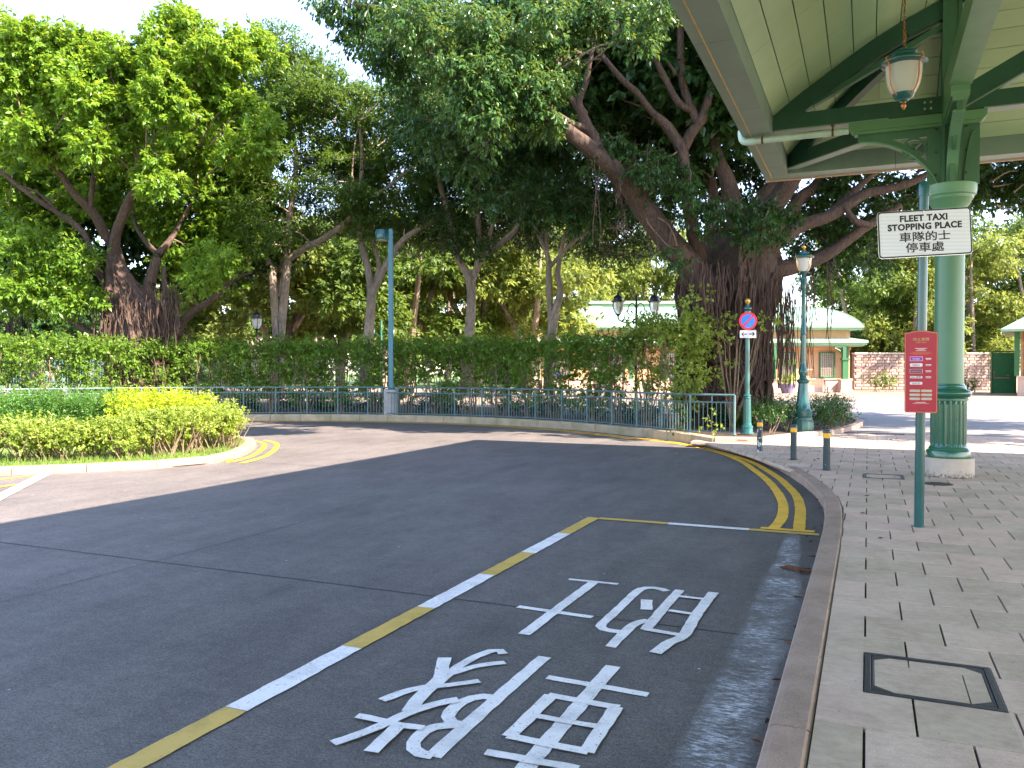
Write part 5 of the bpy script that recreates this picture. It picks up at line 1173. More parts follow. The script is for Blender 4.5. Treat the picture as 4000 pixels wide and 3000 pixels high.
a = crown(T1, low, 'leaf_banyan', dens=800, L=.17, Wd=.085, vb=-.08)
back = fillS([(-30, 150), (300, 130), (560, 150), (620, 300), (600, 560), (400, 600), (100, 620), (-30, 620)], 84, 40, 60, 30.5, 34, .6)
crown(T1, back, 'leaf_banyan_dark', dens=380, L=.26, Wd=.13)  # back clumps in the darkened leaf: inner crown shade as colour
crown(T1, mid, 'leaf_banyan', dens=480, L=.24, Wd=.12, vb=-.1)  # lower leaf tone than the sunlit front clumps, as inner shade
twigs(T1, br+mid, [D(x*S, y*S, 27)-T1.location for x, y in ((110, 395), (60, 370), (250, 400), (300, 330), (200, 330), (350, 400), (130, 350), (10, 350), (240, 300), (420, 380))])

# ---- feathery trees in the middle
def mtree(name, label, px, d, stems, region, ncl, mat='leaf_feather', rr=(26, 44), dr=(28, 34), dens=750, L=.16, Wd=.06, extra=None, group=None):
    b = D(px, 1500, d); t = thing(name, label, 'tree', (b.x, b.y, .03), group=group)
    first = True
    for st_ in stems:
        limb(t, [(x*S, y*S, dd, r*S) for x, y, dd, r in st_], 'bark_grey', 'trunk' if first else 'limb'); first = False
    cl = fillS(region, ncl, rr[0], rr[1], dr[0], dr[1]) if region else []
    if extra: cl += clS(extra)
    crown(t, cl, mat, dens=dens, L=L, Wd=Wd, flat=.42, droop=.12, upn=1.3, tw=.45, per=12)
    O = [D(x*S, y*S, dd)-t.location for st_ in stems for x, y, dd, r in st_ if y < 500]
    if O: twigs(t, cl, O, 'bark_grey', .012)
    return t
mtree('flame_tree', 'tall feathery tree with two pale smooth stems rising together above the hedge', 600*S, 31,
      [[(600, 850, 31, 11), (600, 740, 31, 11), (592, 640, 31, 9), (584, 575, 31, 9), (560, 540, 31, 5), (520, 470, 31, 3.5), (480, 430, 31, 2.5)],
       [(604, 740, 31, 10), (614, 640, 31, 9), (620, 560, 31, 9), (624, 480, 30.7, 7), (636, 400, 30.4, 6), (640, 330, 30, 4.5), (630, 280, 30, 3)],
       [(622, 560, 31, 8), (660, 535, 30.8, 7.5), (700, 515, 30.5, 7), (740, 485, 30, 6), (765, 450, 29.6, 5), (760, 380, 29, 4)], [(600, 640, 31.5, 5), (604, 580, 31.6, 4.5), (598, 500, 31.6, 4), (560, 440, 31.6, 3), (545, 400, 31.6, 2)]],
      [(560, 140), (640, 120), (740, 160), (800, 240), (820, 440), (760, 520), (640, 540), (540, 520), (500, 440), (560, 330)], 64,
      extra=[(600, 120, 34, 30), (650, 140, 36, 30), (700, 165, 34, 30), (620, 180, 40, 30), (680, 200, 40, 29), (740, 190, 32, 29), (580, 90, 24, 30), (560, 520, 36, 28), (530, 490, 26, 28), (600, 500, 30, 28), (560, 70, 26, 30), (610, 75, 28, 30), (590, 150, 34, 29.5), (640, 100, 30, 29.5), (660, 170, 34, 29), (700, 130, 26, 30), (720, 160, 28, 29), (760, 200, 30, 29), (625, 230, 34, 29), (680, 240, 34, 29)])
mtree('flame_tree', 'slender forked tree directly left of the square street light pole', 800*S, 30,
      [[(785, 850, 30, 13), (795, 740, 30, 11), (802, 640, 30, 10), (795, 580, 30, 8), (780, 520, 30, 7), (778, 440, 29.8, 6), (782, 340, 29.5, 4), (775, 260, 29, 3)],
       [(803, 640, 30, 8), (825, 590, 29.8, 7), (850, 545, 29.6, 6.5), (880, 510, 29.4, 6), (930, 480, 29.2, 4.5), (980, 440, 29, 3)], [(812, 610, 30, 6), (818, 570, 30, 5), (806, 520, 30, 4.5), (790, 470, 30, 4)], [(780, 440, 29.8, 4), (830, 410, 29.6, 4), (880, 370, 29.3, 3.5), (920, 340, 29, 3)]],
      [(720, 200), (900, 190), (960, 300), (980, 460), (940, 530), (860, 520), (740, 500), (720, 380)], 60)
mtree('flame_tree', 'mottled tree with a wide Y fork standing in the centre behind the hedge', 1015*S, 29,
      [[(1005, 850, 29, 13), (1012, 740, 29, 11), (1018, 660, 29, 10), (1014, 600, 29, 10), (990, 560, 29, 7.5), (978, 510, 28.8, 6.5), (962, 440, 28.6, 6), (945, 380, 28.4, 6), (932, 320, 28.2, 5), (926, 260, 28, 4)],
       [(1018, 610, 29, 8), (1040, 560, 29, 7.5), (1075, 530, 28.8, 7), (1110, 500, 28.6, 5.5), (1122, 475, 28.4, 4)], [(1030, 580, 29, 6), (1035, 520, 29, 6), (1032, 440, 29, 5), (1040, 360, 29, 4)], [(1040, 560, 29, 5), (1060, 500, 29, 4.5), (1080, 430, 29, 4), (1082, 380, 29, 3)], [(985, 545, 29, 5), (985, 480, 29.2, 4.5), (970, 440, 29.4, 4)]],
      [(900, 240), (1100, 260), (1180, 380), (1170, 500), (1060, 540), (930, 530), (890, 380)], 58, mat='leaf_banyan_dark', L=.15, Wd=.07, dens=700)
mtree('flame_tree', 'dark barked tree with two leaning stems left of the mint roof', 1195*S, 27,
      [[(1185, 850, 27, 12), (1190, 740, 27, 11), (1198, 680, 27, 10), (1210, 630, 27, 7), (1205, 590, 27, 6), (1215, 530, 27, 5), (1235, 470, 27, 4), (1270, 430, 27, 3)],
       [(1190, 700, 27, 6), (1186, 620, 27, 7), (1184, 560, 27, 6), (1170, 520, 27, 5), (1140, 460, 27, 4.5), (1100, 400, 27, 3)], [(1186, 580, 27, 4.5), (1220, 540, 27, 4), (1270, 500, 27, 3.5), (1330, 490, 27, 3)], [(1184, 560, 27, 4), (1180, 500, 27, 4), (1190, 430, 27, 3)]],
      [(1100, 330), (1330, 330), (1450, 440), (1440, 530), (1320, 560), (1200, 540), (1110, 520)], 52, mat='leaf_banyan_dark', L=.15, Wd=.07, dens=650)
# ---- big banyan on the right
b6 = D(2870, 1500, 22.5)
T6 = thing('banyan_tree', 'huge dark banyan with thick root-covered trunk and spreading limbs beside the kiosk and canopy', 'tree', (b6.x, b6.y, .03))
pr = []
for z, px, r in ((0, 2830, 1.05), (1.2, 2830, 1.0), (2.4, 2838, 1.06), (3.4, 2850, 1.2), (4.3, 2870, 1.22), (4.9, 2880, 1.0), (5.4, 2895, .6)): q = D(px, 1500, 22.5)-T6.location; pr.append((z, q.x, q.y, r))
banyan_trunk(T6, pr, 'bark_banyan', 330, 9, (.014, .06))
g2 = lambda pts, d: [(x, y, d+e, r) for x, y, r, e in pts]
for q in ([(2790, 1180, 80, -.5), (2708, 1060, 55, -.6), (2650, 985, 52, -.8), (2595, 921, 50, -1), (2513, 813, 44, -1.4), (2473, 745, 42, -1.6), (2394, 662, 38, -2), (2299, 575, 33, -2.4), (2181, 481, 27, -3), (2126, 410, 23, -3.4), (2050, 330, 18, -4), (1960, 230, 13, -4.5)],
          [(2345, 600, 24, -2.2), (2320, 540, 24, -2.2), (2299, 504, 22, -2.3), (2272, 440, 19, -2.4), (2262, 390, 14, -2.5), (2290, 320, 11, -2.6), (2307, 229, 9, -2.8), (2330, 120, 7, -3)],
          [(2262, 430, 13, -2.4), (2230, 380, 12, -2.5), (2190, 300, 9, -2.7), (2170, 200, 7, -3)],
          [(2300, 505, 14, -2.3), (2230, 480, 13, -2.6), (2160, 440, 12, -2.8), (2100, 430, 12, -3)],
          [(2735, 1010, 30, -.5), (2715, 940, 28, -.8), (2700, 860, 27, -1), (2689, 795, 25, -1.2), (2678, 709, 24, -1.4), (2668, 620, 24, -1.6), (2655, 570, 22, -1.7), (2610, 500, 22, -1.8), (2560, 450, 14, -2)],
          [(2665, 590, 22, -1.6), (2700, 520, 22, -1.8), (2745, 460, 20, -2), (2768, 380, 15, -2.2), (2790, 300, 12, -2.4), (2800, 200, 10, -2.6)],
          [(2725, 480, 17, -1.9), (2700, 420, 17, -2), (2672, 350, 16, -2.1), (2658, 230, 15, -2.3), (2656, 100, 13, -2.6), (2640, -40, 10, -3)],
          [(2700, 430, 14, -2), (2650, 400, 14, -2.1), (2600, 310, 13, -2.3), (2552, 210, 11, -2.6), (2520, 100, 9, -3)],
          [(2610, 500, 13, -1.8), (2540, 430, 13, -2), (2488, 362, 13, -2.3), (2430, 310, 12, -2.5), (2362, 229, 10, -2.7), (2292, 150, 8, -3)],
          [(2640, 290, 7, -2.3), (2600, 230, 7, -2.4), (2570, 180, 5, -2.5)], [(2280, 210, 7, -2.9), (2240, 205, 8, -3), (2215, 232, 8, -3.1), (2185, 235, 7, -3.2)],
          [(2900, 980, 60, 0), (2880, 860, 42, 0), (2860, 780, 36, -.2), (2840, 700, 30, -.4), (2800, 600, 22, -.6), (2790, 480, 14, -.8)],
          [(2930, 960, 60, .2), (2955, 850, 44, .3), (2985, 780, 38, .4), (3040, 700, 32, .5), (3100, 600, 24, .7)], [(2950, 940, 46, -.5), (3010, 820, 42, -.8), (3070, 735, 38, -1.2), (3130, 640, 30, -1.8)],
          [(2970, 930, 40, .5), (3040, 900, 30, .6), (3120, 780, 25, .8), (3190, 720, 20, 1), (3260, 600, 12, 1.2)],
          [(2800, 1010, 44, .3), (2772, 930, 26, .4), (2790, 830, 24, .6), (2780, 700, 16, .8)],
          [(2960, 980, 46, -.4), (3040, 940, 32, -.5), (3130, 880, 27, -.6), (3225, 850, 24, -.7), (3300, 808, 21, -.8), (3380, 757, 19, -.9), (3470, 738, 16, -1), (3560, 712, 15, -1.1), (3660, 660, 11, -1.2)],
          [(3225, 850, 17, -.7), (3300, 780, 14, -.6), (3400, 690, 11, -.4), (3480, 640, 8, -.2)], [(3300, 808, 10, -.9), (3340, 860, 12, -1), (3395, 880, 14, -1)],
          [(3000, 1060, 40, .2), (3130, 1035, 27, .1), (3225, 996, 24, 0), (3300, 946, 21, -.1), (3370, 895, 18, -.2), (3440, 850, 15, -.3), (3520, 800, 10, -.4)]):
    limb(T6, g2(q, 22), 'bark_banyan', n=10)
hang(T6, [(2660, 2800, 1080, 1330, 21.2, 70, .02), (2700, 2960, 1050, 1340, 20.9, 80, .02), (2940, 3050, 1080, 1500, 21.2, 70, .012), (3050, 3110, 1120, 1520, 21.8, 60, .010), (3120, 3180, 1050, 1480, 21.5, 22, .010), (3225, 3262, 1000, 1380, 21.5, 8, .009), (2320, 2350, 640, 980, 19.8, 5, .011), (2420, 2440, 740, 900, 20.2, 4, .011), (2340, 2600, 560, 760, 19.8, 14, .008), (3255, 3262, 1000, 1130, 21.3, 3, .01)], seed=8)
hang(T6, [(2400, 2480, 690, 800, 20.2, 18, .02), (2500, 2640, 860, 1020, 20.6, 16, .014)], seed=18)
polyT = [(655, -40), (720, 60), (760, 130), (850, 160), (900, 250), (960, 330), (1080, 330), (1160, 300), (1210, 330), (1290, 350), (1400, 340), (1470, 330), (1560, 400), (1660, 480), (1720, 440), (1700, -60)]
front = clS([(890, 30, 46), (940, 20, 46), (985, 60, 46), (930, 90, 40), (1030, 40, 44), (1070, 90, 46), (1010, 120, 44), (1060, 150, 44), (970, 150, 40), (1120, 60, 44), (1110, 130, 42), (1080, 200, 40), (1020, 190, 44), (1130, 190, 42), (1000, 240, 36), (1050, 245, 42), (1110, 250, 38), (1160, 220, 38), (1180, 260, 34), (1060, 300, 28), (1150, 110, 40), (1170, 30, 42), (1200, 80, 38), (1220, 150, 34), (1190, 180, 34),
   (1380, 90, 26), (1345, 60, 22), (1400, 60, 24), (1240, 20, 40), (1300, 10, 40), (1360, 10, 40), (1430, 10, 38), (1270, 50, 34), (860, 70, 36)], 16.5, .7)
side = clS([(760, 10, 44), (720, -5, 34), (800, 50, 44), (830, 10, 46), (780, 80, 38), (820, 100, 44), (850, 130, 40), (880, 150, 40), (905, 190, 40), (700, 10, 24), (745, 50, 26), (870, 200, 36), (930, 230, 40), (960, 280, 38), (920, 270, 34), (1000, 310, 36), (960, 330, 34), (1020, 350, 34)], 18, .9)
inner = fillS([(760, -40), (900, 150), (980, 260), (1100, 290), (1220, 300), (1300, 330), (1480, 380), (1560, 400), (1640, 300), (1560, -40)], 70, 34, 60, 21, 25.5, .75)
lowb = clS([(1395, 330, 26, 19.8), (1370, 360, 26, 19.8), (1410, 370, 28, 19.8), (1350, 330, 26, 19.8), (1330, 300, 28, 20), (1430, 340, 24, 20), (1470, 370, 26, 20), (1490, 410, 26, 20), (1455, 400, 20, 20), (1300, 330, 24, 20), (1280, 360, 20, 20), (1395, 400, 22, 20), (1500, 470, 20, 20), (1520, 440, 24, 20.2), (1560, 450, 28, 20.2),
   (1650, 480, 30, 20.2), (1620, 510, 26, 20.2), (1680, 510, 22, 20.2), (1640, 450, 30, 20.6), (1690, 460, 30, 20.6), (1600, 470, 20, 20.4), (1540, 500, 18, 20.2), (1470, 560, 18, 20), (1450, 540, 14, 20)], 20, .4)
right = fillS([(1660, 395), (2240, 340), (2240, 470), (2100, 440), (1960, 470), (1900, 560), (1800, 600), (1730, 560), (1720, 470)], 46, 30, 46, 22.5, 26, .6)
gapf = fillS([(1420, 300), (1660, 300), (1640, 520), (1520, 470), (1440, 440)], 26, 28, 42, 24, 27, .6)
under = fillS([(880, 250), (1060, 330), (1180, 320), (1400, 400), (1450, 460), (1440, 520), (1340, 480), (1250, 500), (1100, 460), (950, 400)], 40, 28, 44, 22, 27, .6)
upper = [(b6.x+random.uniform(-10, 8), b6.y+random.uniform(-4.5, 7), random.uniform(9.5, 13.5), random.uniform(1.1, 1.6)) for _ in range(62)]+[(b6.x+random.uniform(2, 17), b6.y+random.uniform(-5, 6), random.uniform(8.2, 12.5), random.uniform(1.1, 1.7)) for _ in range(75)]+[(b6.x+random.uniform(-4, 5), b6.y+random.uniform(-3.5, 1), random.uniform(8.0, 11.5), random.uniform(1.1, 1.6)) for _ in range(22)]  # crown continued out of view, spread sunward to shade the road
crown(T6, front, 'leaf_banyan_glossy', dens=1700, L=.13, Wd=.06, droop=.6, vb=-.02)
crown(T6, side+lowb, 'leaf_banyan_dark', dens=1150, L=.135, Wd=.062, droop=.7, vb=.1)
crown(T6, inner+under+right+gapf, 'leaf_banyan_dark', dens=520, L=.18, Wd=.085, droop=.5)  # inner clumps in the shade-darkened leaf
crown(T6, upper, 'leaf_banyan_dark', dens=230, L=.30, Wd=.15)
twigs(T6, front+side+inner+lowb+right, [D(x, y, d)-T6.location for x, y, d in ((1960, 230, 17.5), (2126, 410, 18.6), (2307, 229, 19.2), (2170, 200, 19), (2330, 120, 19), (2658, 102, 19.5), (2552, 189, 19.4), (2520, 100, 19), (2292, 150, 19), (2362, 229, 19.2), (2800, 200, 19.5), (2772, 355, 19.8), (3100, 600, 22.5), (3380, 755, 21.2), (3560, 712, 20.9), (3440, 850, 21.6), (2560, 450, 20), (2840, 700, 21.5), (2488, 362, 19.8))])

# ---- background trees beyond the plaza and lawn
def btree(px, d, h, rad, lab, mat, n=9, nm='background_tree', dens=120, L=.34, sq=.8, group='background trees', zlow=.35):
    p = D(px, 1500, d); t = thing(nm, lab, 'tree', (p.x, p.y, -.1), group=group)
    mb = MB()
    for k in range(3):
        a = random.uniform(0, 6.28); e = Vector((cos(a), sin(a), 0))*rad*.5
        mb.tube(smoothpath([(0, 0, 0), (e.x*.2, e.y*.2, h*.3), (e.x, e.y, h*.62), (e.x*1.3, e.y*1.3, h*.85)], 3), list(np.linspace(.28, .06, 10)), 7)
    mb.build('trunk', 'bark_grey', t, True)
    cl = []
    for _ in range(n):
        a = random.uniform(0, 6.28); q = random.random()**.6; zz = h*(zlow+(.95-zlow)*random.random()); f = sqrt(max(.15, 1-((zz/h-.6)/.5)**2))
        cl.append((p.x+cos(a)*q*rad*f, p.y+sin(a)*q*rad*f, zz, random.uniform(.2, .36)*rad))
    crown(t, cl, mat, dens=dens, L=L, Wd=L*.5, tw=.6, flat=.62, per=9, upn=1.1)
YL = 'pale sunlit background tree beyond the tall hedge, %s from the left'
for px, d, h, r in ((850, 50, 8.5, 4.0), (1090, 46, 10.0, 4.4), (1330, 52, 11.5, 4.6), (1600, 46, 10.5, 4.8), (1870, 50, 11, 4.6), (2080, 46, 9.4, 4.0), (2300, 75, 15.5, 5.4), (2560, 78, 15.5, 5.4), (2450, 90, 18, 5.8), (2050, 85, 17.5, 5.8), (1500, 75, 16.0, 5.6), (1000, 78, 14, 5.4), (1750, 80, 17, 5.6), (1250, 84, 16, 5.6)):
    yl_n = sorted([850, 1090, 1330, 1600, 1870, 2080, 2300, 2560, 2450, 2050, 1500, 1000, 1750, 1250]).index(px); btree(px, d, h, r, YL % ORD[yl_n], 'leaf_far' if random.random() < .65 else 'leaf_far_green', 24, dens=170, group='pale trees behind the hedge')
YR = 'leafy tree behind the stone wall, %s from the left'
for px, d, h, r in ((3330, 68, 13.5, 5.0), (3560, 66, 12.0, 4.8), (3800, 66, 13, 5.2), (4050, 67, 13.5, 5.0), (3440, 78, 17, 6), (3700, 80, 18, 6), (3960, 80, 18, 6), (4200, 74, 16, 6)):
    btree(px, d, h, r, YR % ORD[sorted([3330, 3560, 3800, 4050, 3440, 3700, 3960, 4200]).index(px)], 'leaf_far' if px in (3560, 3800, 4050) and d < 70 else 'leaf_far_green', 24, dens=140, group='trees behind the stone wall', zlow=.22)
for px, d, h, r in ((120, 45, 9, 4.5), (-150, 42, 10, 5), (350, 52, 7, 3.5), (640, 60, 6.5, 3.6)):
    btree(px, d, h, r, 'dark shaded tree beyond the hedge on the left, %s from the left' % ORD[[-150, 120, 350, 640].index(px)], 'leaf_banyan_dark', 16, dens=110, group='dark trees at the far left')
# wooded backdrop, one mass
wl = []
for i in range(230):
    px = random.uniform(-500, 4700); d = random.uniform(98, 125); p = D(px, 1500, d); wl.append((p.x, p.y, random.uniform(.5, 8.5+3*sin(px*.004)), random.uniform(2.2, 3.6)))
a = clump_leaves(wl, 26, .8, .42, tw=1.2); o = leafmesh('distant_woodland', *a, 'leaf_far_green'); o['kind'] = 'stuff'; o['label'] = 'distant belt of trees closing the view behind everything'; o['category'] = 'woodland'

# ---- tall clipped hedge behind the railing, shrub by shrub
hline = resample([p for p in offset(far_s, -1.15) if p.y > 9 and (p.x < -4.3)], 1.15)
NH = len(hline)
for i, p in enumerate(hline):
    right_end = i < 2
    t = thing('hedge_shrub', 'bushy shrub in the tall hedge, %s from the right-hand end' % ORD[min(i, 29)] if not right_end else 'loose taller pale-leaved shrub under the banyan, %s from the right end of the hedge' % ORD[i], 'shrub', (p.x, p.y, .05), group='shrubs of the tall hedge' if not right_end else 'loose shrubs at the railing end')
    mb = MB(); zt = 2.5 if not right_end else 3.0
    for k in range(7):
        a = random.uniform(0, 6.28); r0_ = random.uniform(.05, .25); x0, y0 = cos(a)*r0_, sin(a)*r0_; P = [(x0, y0, 0)]
        for s_ in range(1, 6): x0 += random.uniform(-.12, .12)+cos(a)*.04; y0 += random.uniform(-.1, .1)+sin(a)*.04; P.append((x0, y0, zt*.8*s_/5))
        mb.tube(smoothpath(P, 2), list(np.linspace(random.uniform(.018, .035), .007, 11)), 5, cap=False)
        for _ in range(4):
            q = Vector(P[random.randint(1, 4)]); mb.tube([q, q+Vector((random.uniform(-.3, .3), random.uniform(-.3, .3), random.uniform(.2, .5)))], [.009, .004], 4, cap=False)
    mb.build('stems', 'twig', t, True)['kind'] = 'stuff'
    cl = []
    for zz, n_, rr_ in ((2.42, 7, .30), (2.15, 7, .31), (1.8, 5, .29), (1.45, 5, .27), (1.05, 5, .26), (.7, 4, .24)):
        for _ in range(n_ if (i > 10 or zz > 2) else (n_*3+3)//4):
            cl.append((p.x+random.uniform(-.62, .62), p.y+random.uniform(-.5, .5), zz-.04+random.uniform(-.06, .06), rr_*random.uniform(.8, 1.1)))
    if right_end: cl = [(a_, b_, c_*1.12, d_) for a_, b_, c_, d_ in cl]+[(p.x+random.uniform(-.6, .6), p.y+random.uniform(-.5, .5), random.uniform(2.6, 3.0), .28) for _ in range(4 if i == 0 else 2)]
    crown(t, cl, 'leaf_hedge' if not right_end else 'leaf_bush', dens=560, L=.105, Wd=.058, per=8, tw=.18, shell=.4, vb=0 if right_end else .0)
# loose lime shrub spilling over the rail end
for (px, py, d, r, lab, mt) in ((2860, 1300, 20.2, .0, 'tall open shrub with pale green leaves beside the no-parking sign', 'leaf_bush'),):
    p = D(px, 1500, d); t = thing('open_shrub', lab, 'shrub', (p.x, p.y, .05))
    mb = MB()
    for k in range(12):
        a = random.uniform(0, 6.28); P = [(0, 0, 0)]; x0 = y0 = 0
        for s_ in range(1, 6): x0 += cos(a)*random.uniform(.05, .2); y0 += sin(a)*random.uniform(.03, .15); P.append((x0, y0, 2.5*s_/5*random.uniform(.85, 1.05)))
        mb.tube(smoothpath(P, 2), list(np.linspace(.03, .006, 11)), 5, cap=False)
    mb.build('stems', 'twig', t, True)['kind'] = 'stuff'
    cl = clS([(1500, 690, 24), (1530, 680, 22), (1560, 700, 24), (1545, 725, 22), (1515, 720, 22), (1520, 750, 16), (1555, 760, 16), (1500, 640, 18), (1480, 665, 20), (1525, 635, 14), (1495, 800, 26), (1515, 820, 22), (1480, 785, 20), (1530, 800, 18), (1640, 700, 16), (1665, 690, 14), (1575, 785, 14), (1560, 815, 12)], 20, .5)
    crown(t, cl, mt, dens=560, L=.105, Wd=.06, per=8, tw=.2)
p = D(2775, 1500, 18.1); t = thing('spilling_shoots', 'sprig of pale leaves poking through the railing near its right end', 'plant', (p.x, p.y, .09)); crown(t, clS([(1530, 905, 9), (1545, 895, 9), (1555, 915, 9), (1520, 920, 7), (1540, 930, 6)], 18.0, .1), 'leaf_bush', dens=800, L=.07, Wd=.045, per=6, tw=.12)
mb = MB(); mb.tube(smoothpath([(0, .2, 0), (.02, 0, .25), (-.05, -.02, .45)], 3), .006, 4); mb.build('stem', 'twig', t)
# ivy-covered stretch of railing
p = D(2655, 1500, 18.6); t = thing('climbing_plant', 'dark green climber hanging over the railing below the banyan', 'plant', (p.x, p.y, .05)); crown(t, clS([(1470, 860, 13), (1465, 885, 12), (1475, 905, 12), (1460, 925, 10), (1480, 930, 10), (1470, 840, 10)], 18.75, .1), 'leaf_banyan_dark', dens=900, L=.07, Wd=.04, per=7, tw=.12)

# ---- low planting under the hedge
for i in range(0, NH*2):
    q = hline[min(NH-1, i//2)]; n_ = (q-Vector((-12.4, 12, 0))).normalized(); p = q+n_*random.uniform(.8, 2.4)+Vector((random.uniform(-.4, .4), random.uniform(-.4, .4), 0))
    if i % 2: continue
    t = thing('low_shrub', 'low dark shrub on the soil behind the railing', 'shrub', (p.x, p.y, .05), group='low shrubs under the tall hedge')
    crown(t, [(p.x+random.uniform(-.3, .3), p.y+random.uniform(-.3, .3), random.uniform(.2, .55), .28) for _ in range(8)], 'leaf_banyan_dark', dens=420, L=.11, Wd=.06, per=8)
# ---- corner planter: clipped hedges and strap-leaved plants
def boxbush(lab, pts, z0, z1, r, mat, name='clipped_shrub', L=.05, dens=2400, stemn=8, vb=0, group=None, cat='shrub', stemh=.5):
    c = Vector((sum(p[0] for p in pts)/len(pts), sum(p[1] for p in pts)/len(pts), 0)); t = thing(name, lab, cat, (c.x, c.y, z0-.05), group=group)
    mb = MB()
    for _ in range(stemn):
        p = random.choice(pts); a = random.uniform(0, 6.28); q = Vector((p[0]+random.uniform(-r, r)*.5-c.x, p[1]+random.uniform(-r, r)*.5-c.y, 0)); P = [q]
        for s_ in range(1, 4): q = q+Vector((cos(a)*.09+random.uniform(-.05, .05), sin(a)*.09+random.uniform(-.05, .05), (z1-z0)*.27)); P.append(q)
        mb.tube(P, [.014, .011, .008, .004], 5, cap=False)
    mb.build('stems', 'twig', t, True)['kind'] = 'stuff'
    cl = []
    zz = z1-r*.55
    while zz > z0+r*.2+stemh*(z1-z0)*.6:
        for p in pts: cl.append((p[0]+random.uniform(-.4, .4)*r, p[1]+random.uniform(-.4, .4)*r, zz+random.uniform(-.1, .1)*r, r*random.uniform(.75, 1.1)))
        zz -= r*.8
    crown(t, cl, mat, dens=dens, L=L, Wd=L*.58, per=8, tw=.5*r, flat=.75, shell=.35, vb=vb, droop=.15); return t
def gp(lst, z=.1): return [tuple(G(x, y, z))[:2] for x, y in lst]
boxbush('round dark clipped shrub right of the tall lamp post in the corner planter', gp([(3200, 1672), (3240, 1668), (3285, 1660), (3230, 1655), (3275, 1650)]), .1, .78, .30, 'leaf_banyan_dark', dens=3000, vb=.25, stemn=14)
boxbush('dark clipped shrub left of the tall lamp post in the corner planter', gp([(2985, 1684), (3030, 1684), (3070, 1678), (3010, 1672), (3060, 1668)]), .1, .74, .30, 'leaf_banyan_dark', dens=3000, vb=.25, stemn=14)
boxbush('low clipped hedge row behind the tall lamp post and banyan', gp([(2960, 1640), (3010, 1636), (3060, 1632), (3110, 1634), (3160, 1632), (3215, 1634), (3260, 1636)]), .1, .72, .36, 'leaf_banyan_dark', dens=1800, vb=.2)
def strap(px, py, lab, z=.08, n=70, s=1.0):
    b = G(px, py, z); t = thing('strap_leaf_plant', lab, 'plant', (b.x, b.y, z), group='strap leaved plants'); mb = MB()
    for k in range(n):
        a = random.uniform(0, 6.28); l = random.uniform(.45, .8)*s; h = random.uniform(.3, .6)*s; w_ = .018; P = [Vector((cos(a)*l*u+random.uniform(-.01, .01), sin(a)*l*u, h*sin(min(pi, u*2.4))*.9)) for u in (0, .2, .4, .6, .8, 1)]; sd_ = Vector((-sin(a), cos(a), 0)); vs = []
        for i, q in enumerate(P): ww = w_*(1-.16*i)*(.6 if i == 0 else 1); vs += [q-sd_*ww, q+sd_*ww]
        mb.add(vs, [(2*i, 2*i+1, 2*i+3, 2*i+2) for i in range(5)])
    o = mb.build('leaves', 'leaf_strap', t); at_ = o.data.attributes.new('v', 'FLOAT', 'FACE'); at_.data.foreach_set('value', np.repeat(rng.random(n)*.8+.1, 5).astype(np.float32)); o['kind'] = 'stuff'
for px, py in ((2880, 1668), (2950, 1662), (3010, 1655), (2900, 1645), (2840, 1655), (3060, 1650), (2800, 1640), (2960, 1640)): strap(px, py, 'arching strap-leaved plant between the no-parking sign and tall lamp post')
# ---- island planting
grow = []
for _ in range(26000):
    x, y = random.uniform(-19.5, -10.3), random.uniform(6, 15); grow.append((x, y))
from mathutils.geometry import intersect_point_tri_2d
ip = [(p.x, p.y) for p in offset(isl, -.26)]
pts = np.array([q for q in grow if inpoly(q[0], q[1], ip) and (q[0] > -14.5 or q[1] < 9)]); n_ = len(pts)
base = np.column_stack([pts, np.full(n_, -.035)]); dd = unit(np.column_stack([rng.normal(size=(n_, 2))*.4, np.ones(n_)])); nn = unit(rng.normal(size=(n_, 3)))
o = leafmesh('grass', base, dd, nn, rng.uniform(.04, .13, n_), rng.uniform(.008, .016, n_), np.clip(rng.normal(.5, .2, n_), 0, 1), 'grass_blade'); o['kind'] = 'stuff'; o['label'] = 'short grass growing round the shrubs of the green island'; o['category'] = 'grass'
# foreground row of loose pale bushes
row = [(-30, 1795), (90, 1797), (210, 1797), (330, 1793), (440, 1790), (560, 1783), (660, 1775), (760, 1764), (850, 1748)]
for i, (px, py) in enumerate(row):
    b = G(px, py, -.03); h_ = [.62, .66, .60, .62, .60, .72, .78, .78, .72][i]
    ps = [(b.x+random.uniform(-.28, .28), b.y+random.uniform(-.28, .28)) for _ in range(7)]
    boxbush('loose pale green bush, %s from the left in the front row of the island' % ORD[i], ps, -.03, h_, .22, 'leaf_bush', name='island_bush', L=.06, dens=2000, stemn=22, group='front row of loose island bushes', stemh=.75)
boxbush('pale green bush at the right-hand tip of the island above the grass', [(G(x, y, 0).x, G(x, y, 0).y) for x, y in ((900, 1742), (870, 1728), (840, 1735), (900, 1730))], -.03, .78, .24, 'leaf_bush', name='island_bush', L=.06, dens=2000, stemn=20, stemh=.75)
boxbush('long dark green clipped hedge at the back of the island on the left', [(G(x, y, 0).x, G(x, y, 0).y) for x in range(-120, 470, 42) for y in (1722, 1736)], -.03, 1.0, .32, 'leaf_clipped', name='clipped_hedge', L=.055, dens=1900, stemh=.05, cat='hedge', vb=.05)
boxbush('bright yellow-green clipped hedge behind the island bushes', [(G(x, y, 0).x, G(x, y, 0).y) for x, y in ((490, 1745), (540, 1745), (590, 1744), (640, 1742), (690, 1740), (740, 1738), (790, 1734), (520, 1730), (570, 1728), (620, 1726), (670, 1725), (720, 1724), (770, 1722), (820, 1724), (470, 1732), (480, 1720), (540, 1716), (600, 1714))], -.03, 1.02, .28, 'leaf_lime', name='clipped_hedge', L=.05, dens=2600, stemh=.05, cat='hedge', vb=.12)
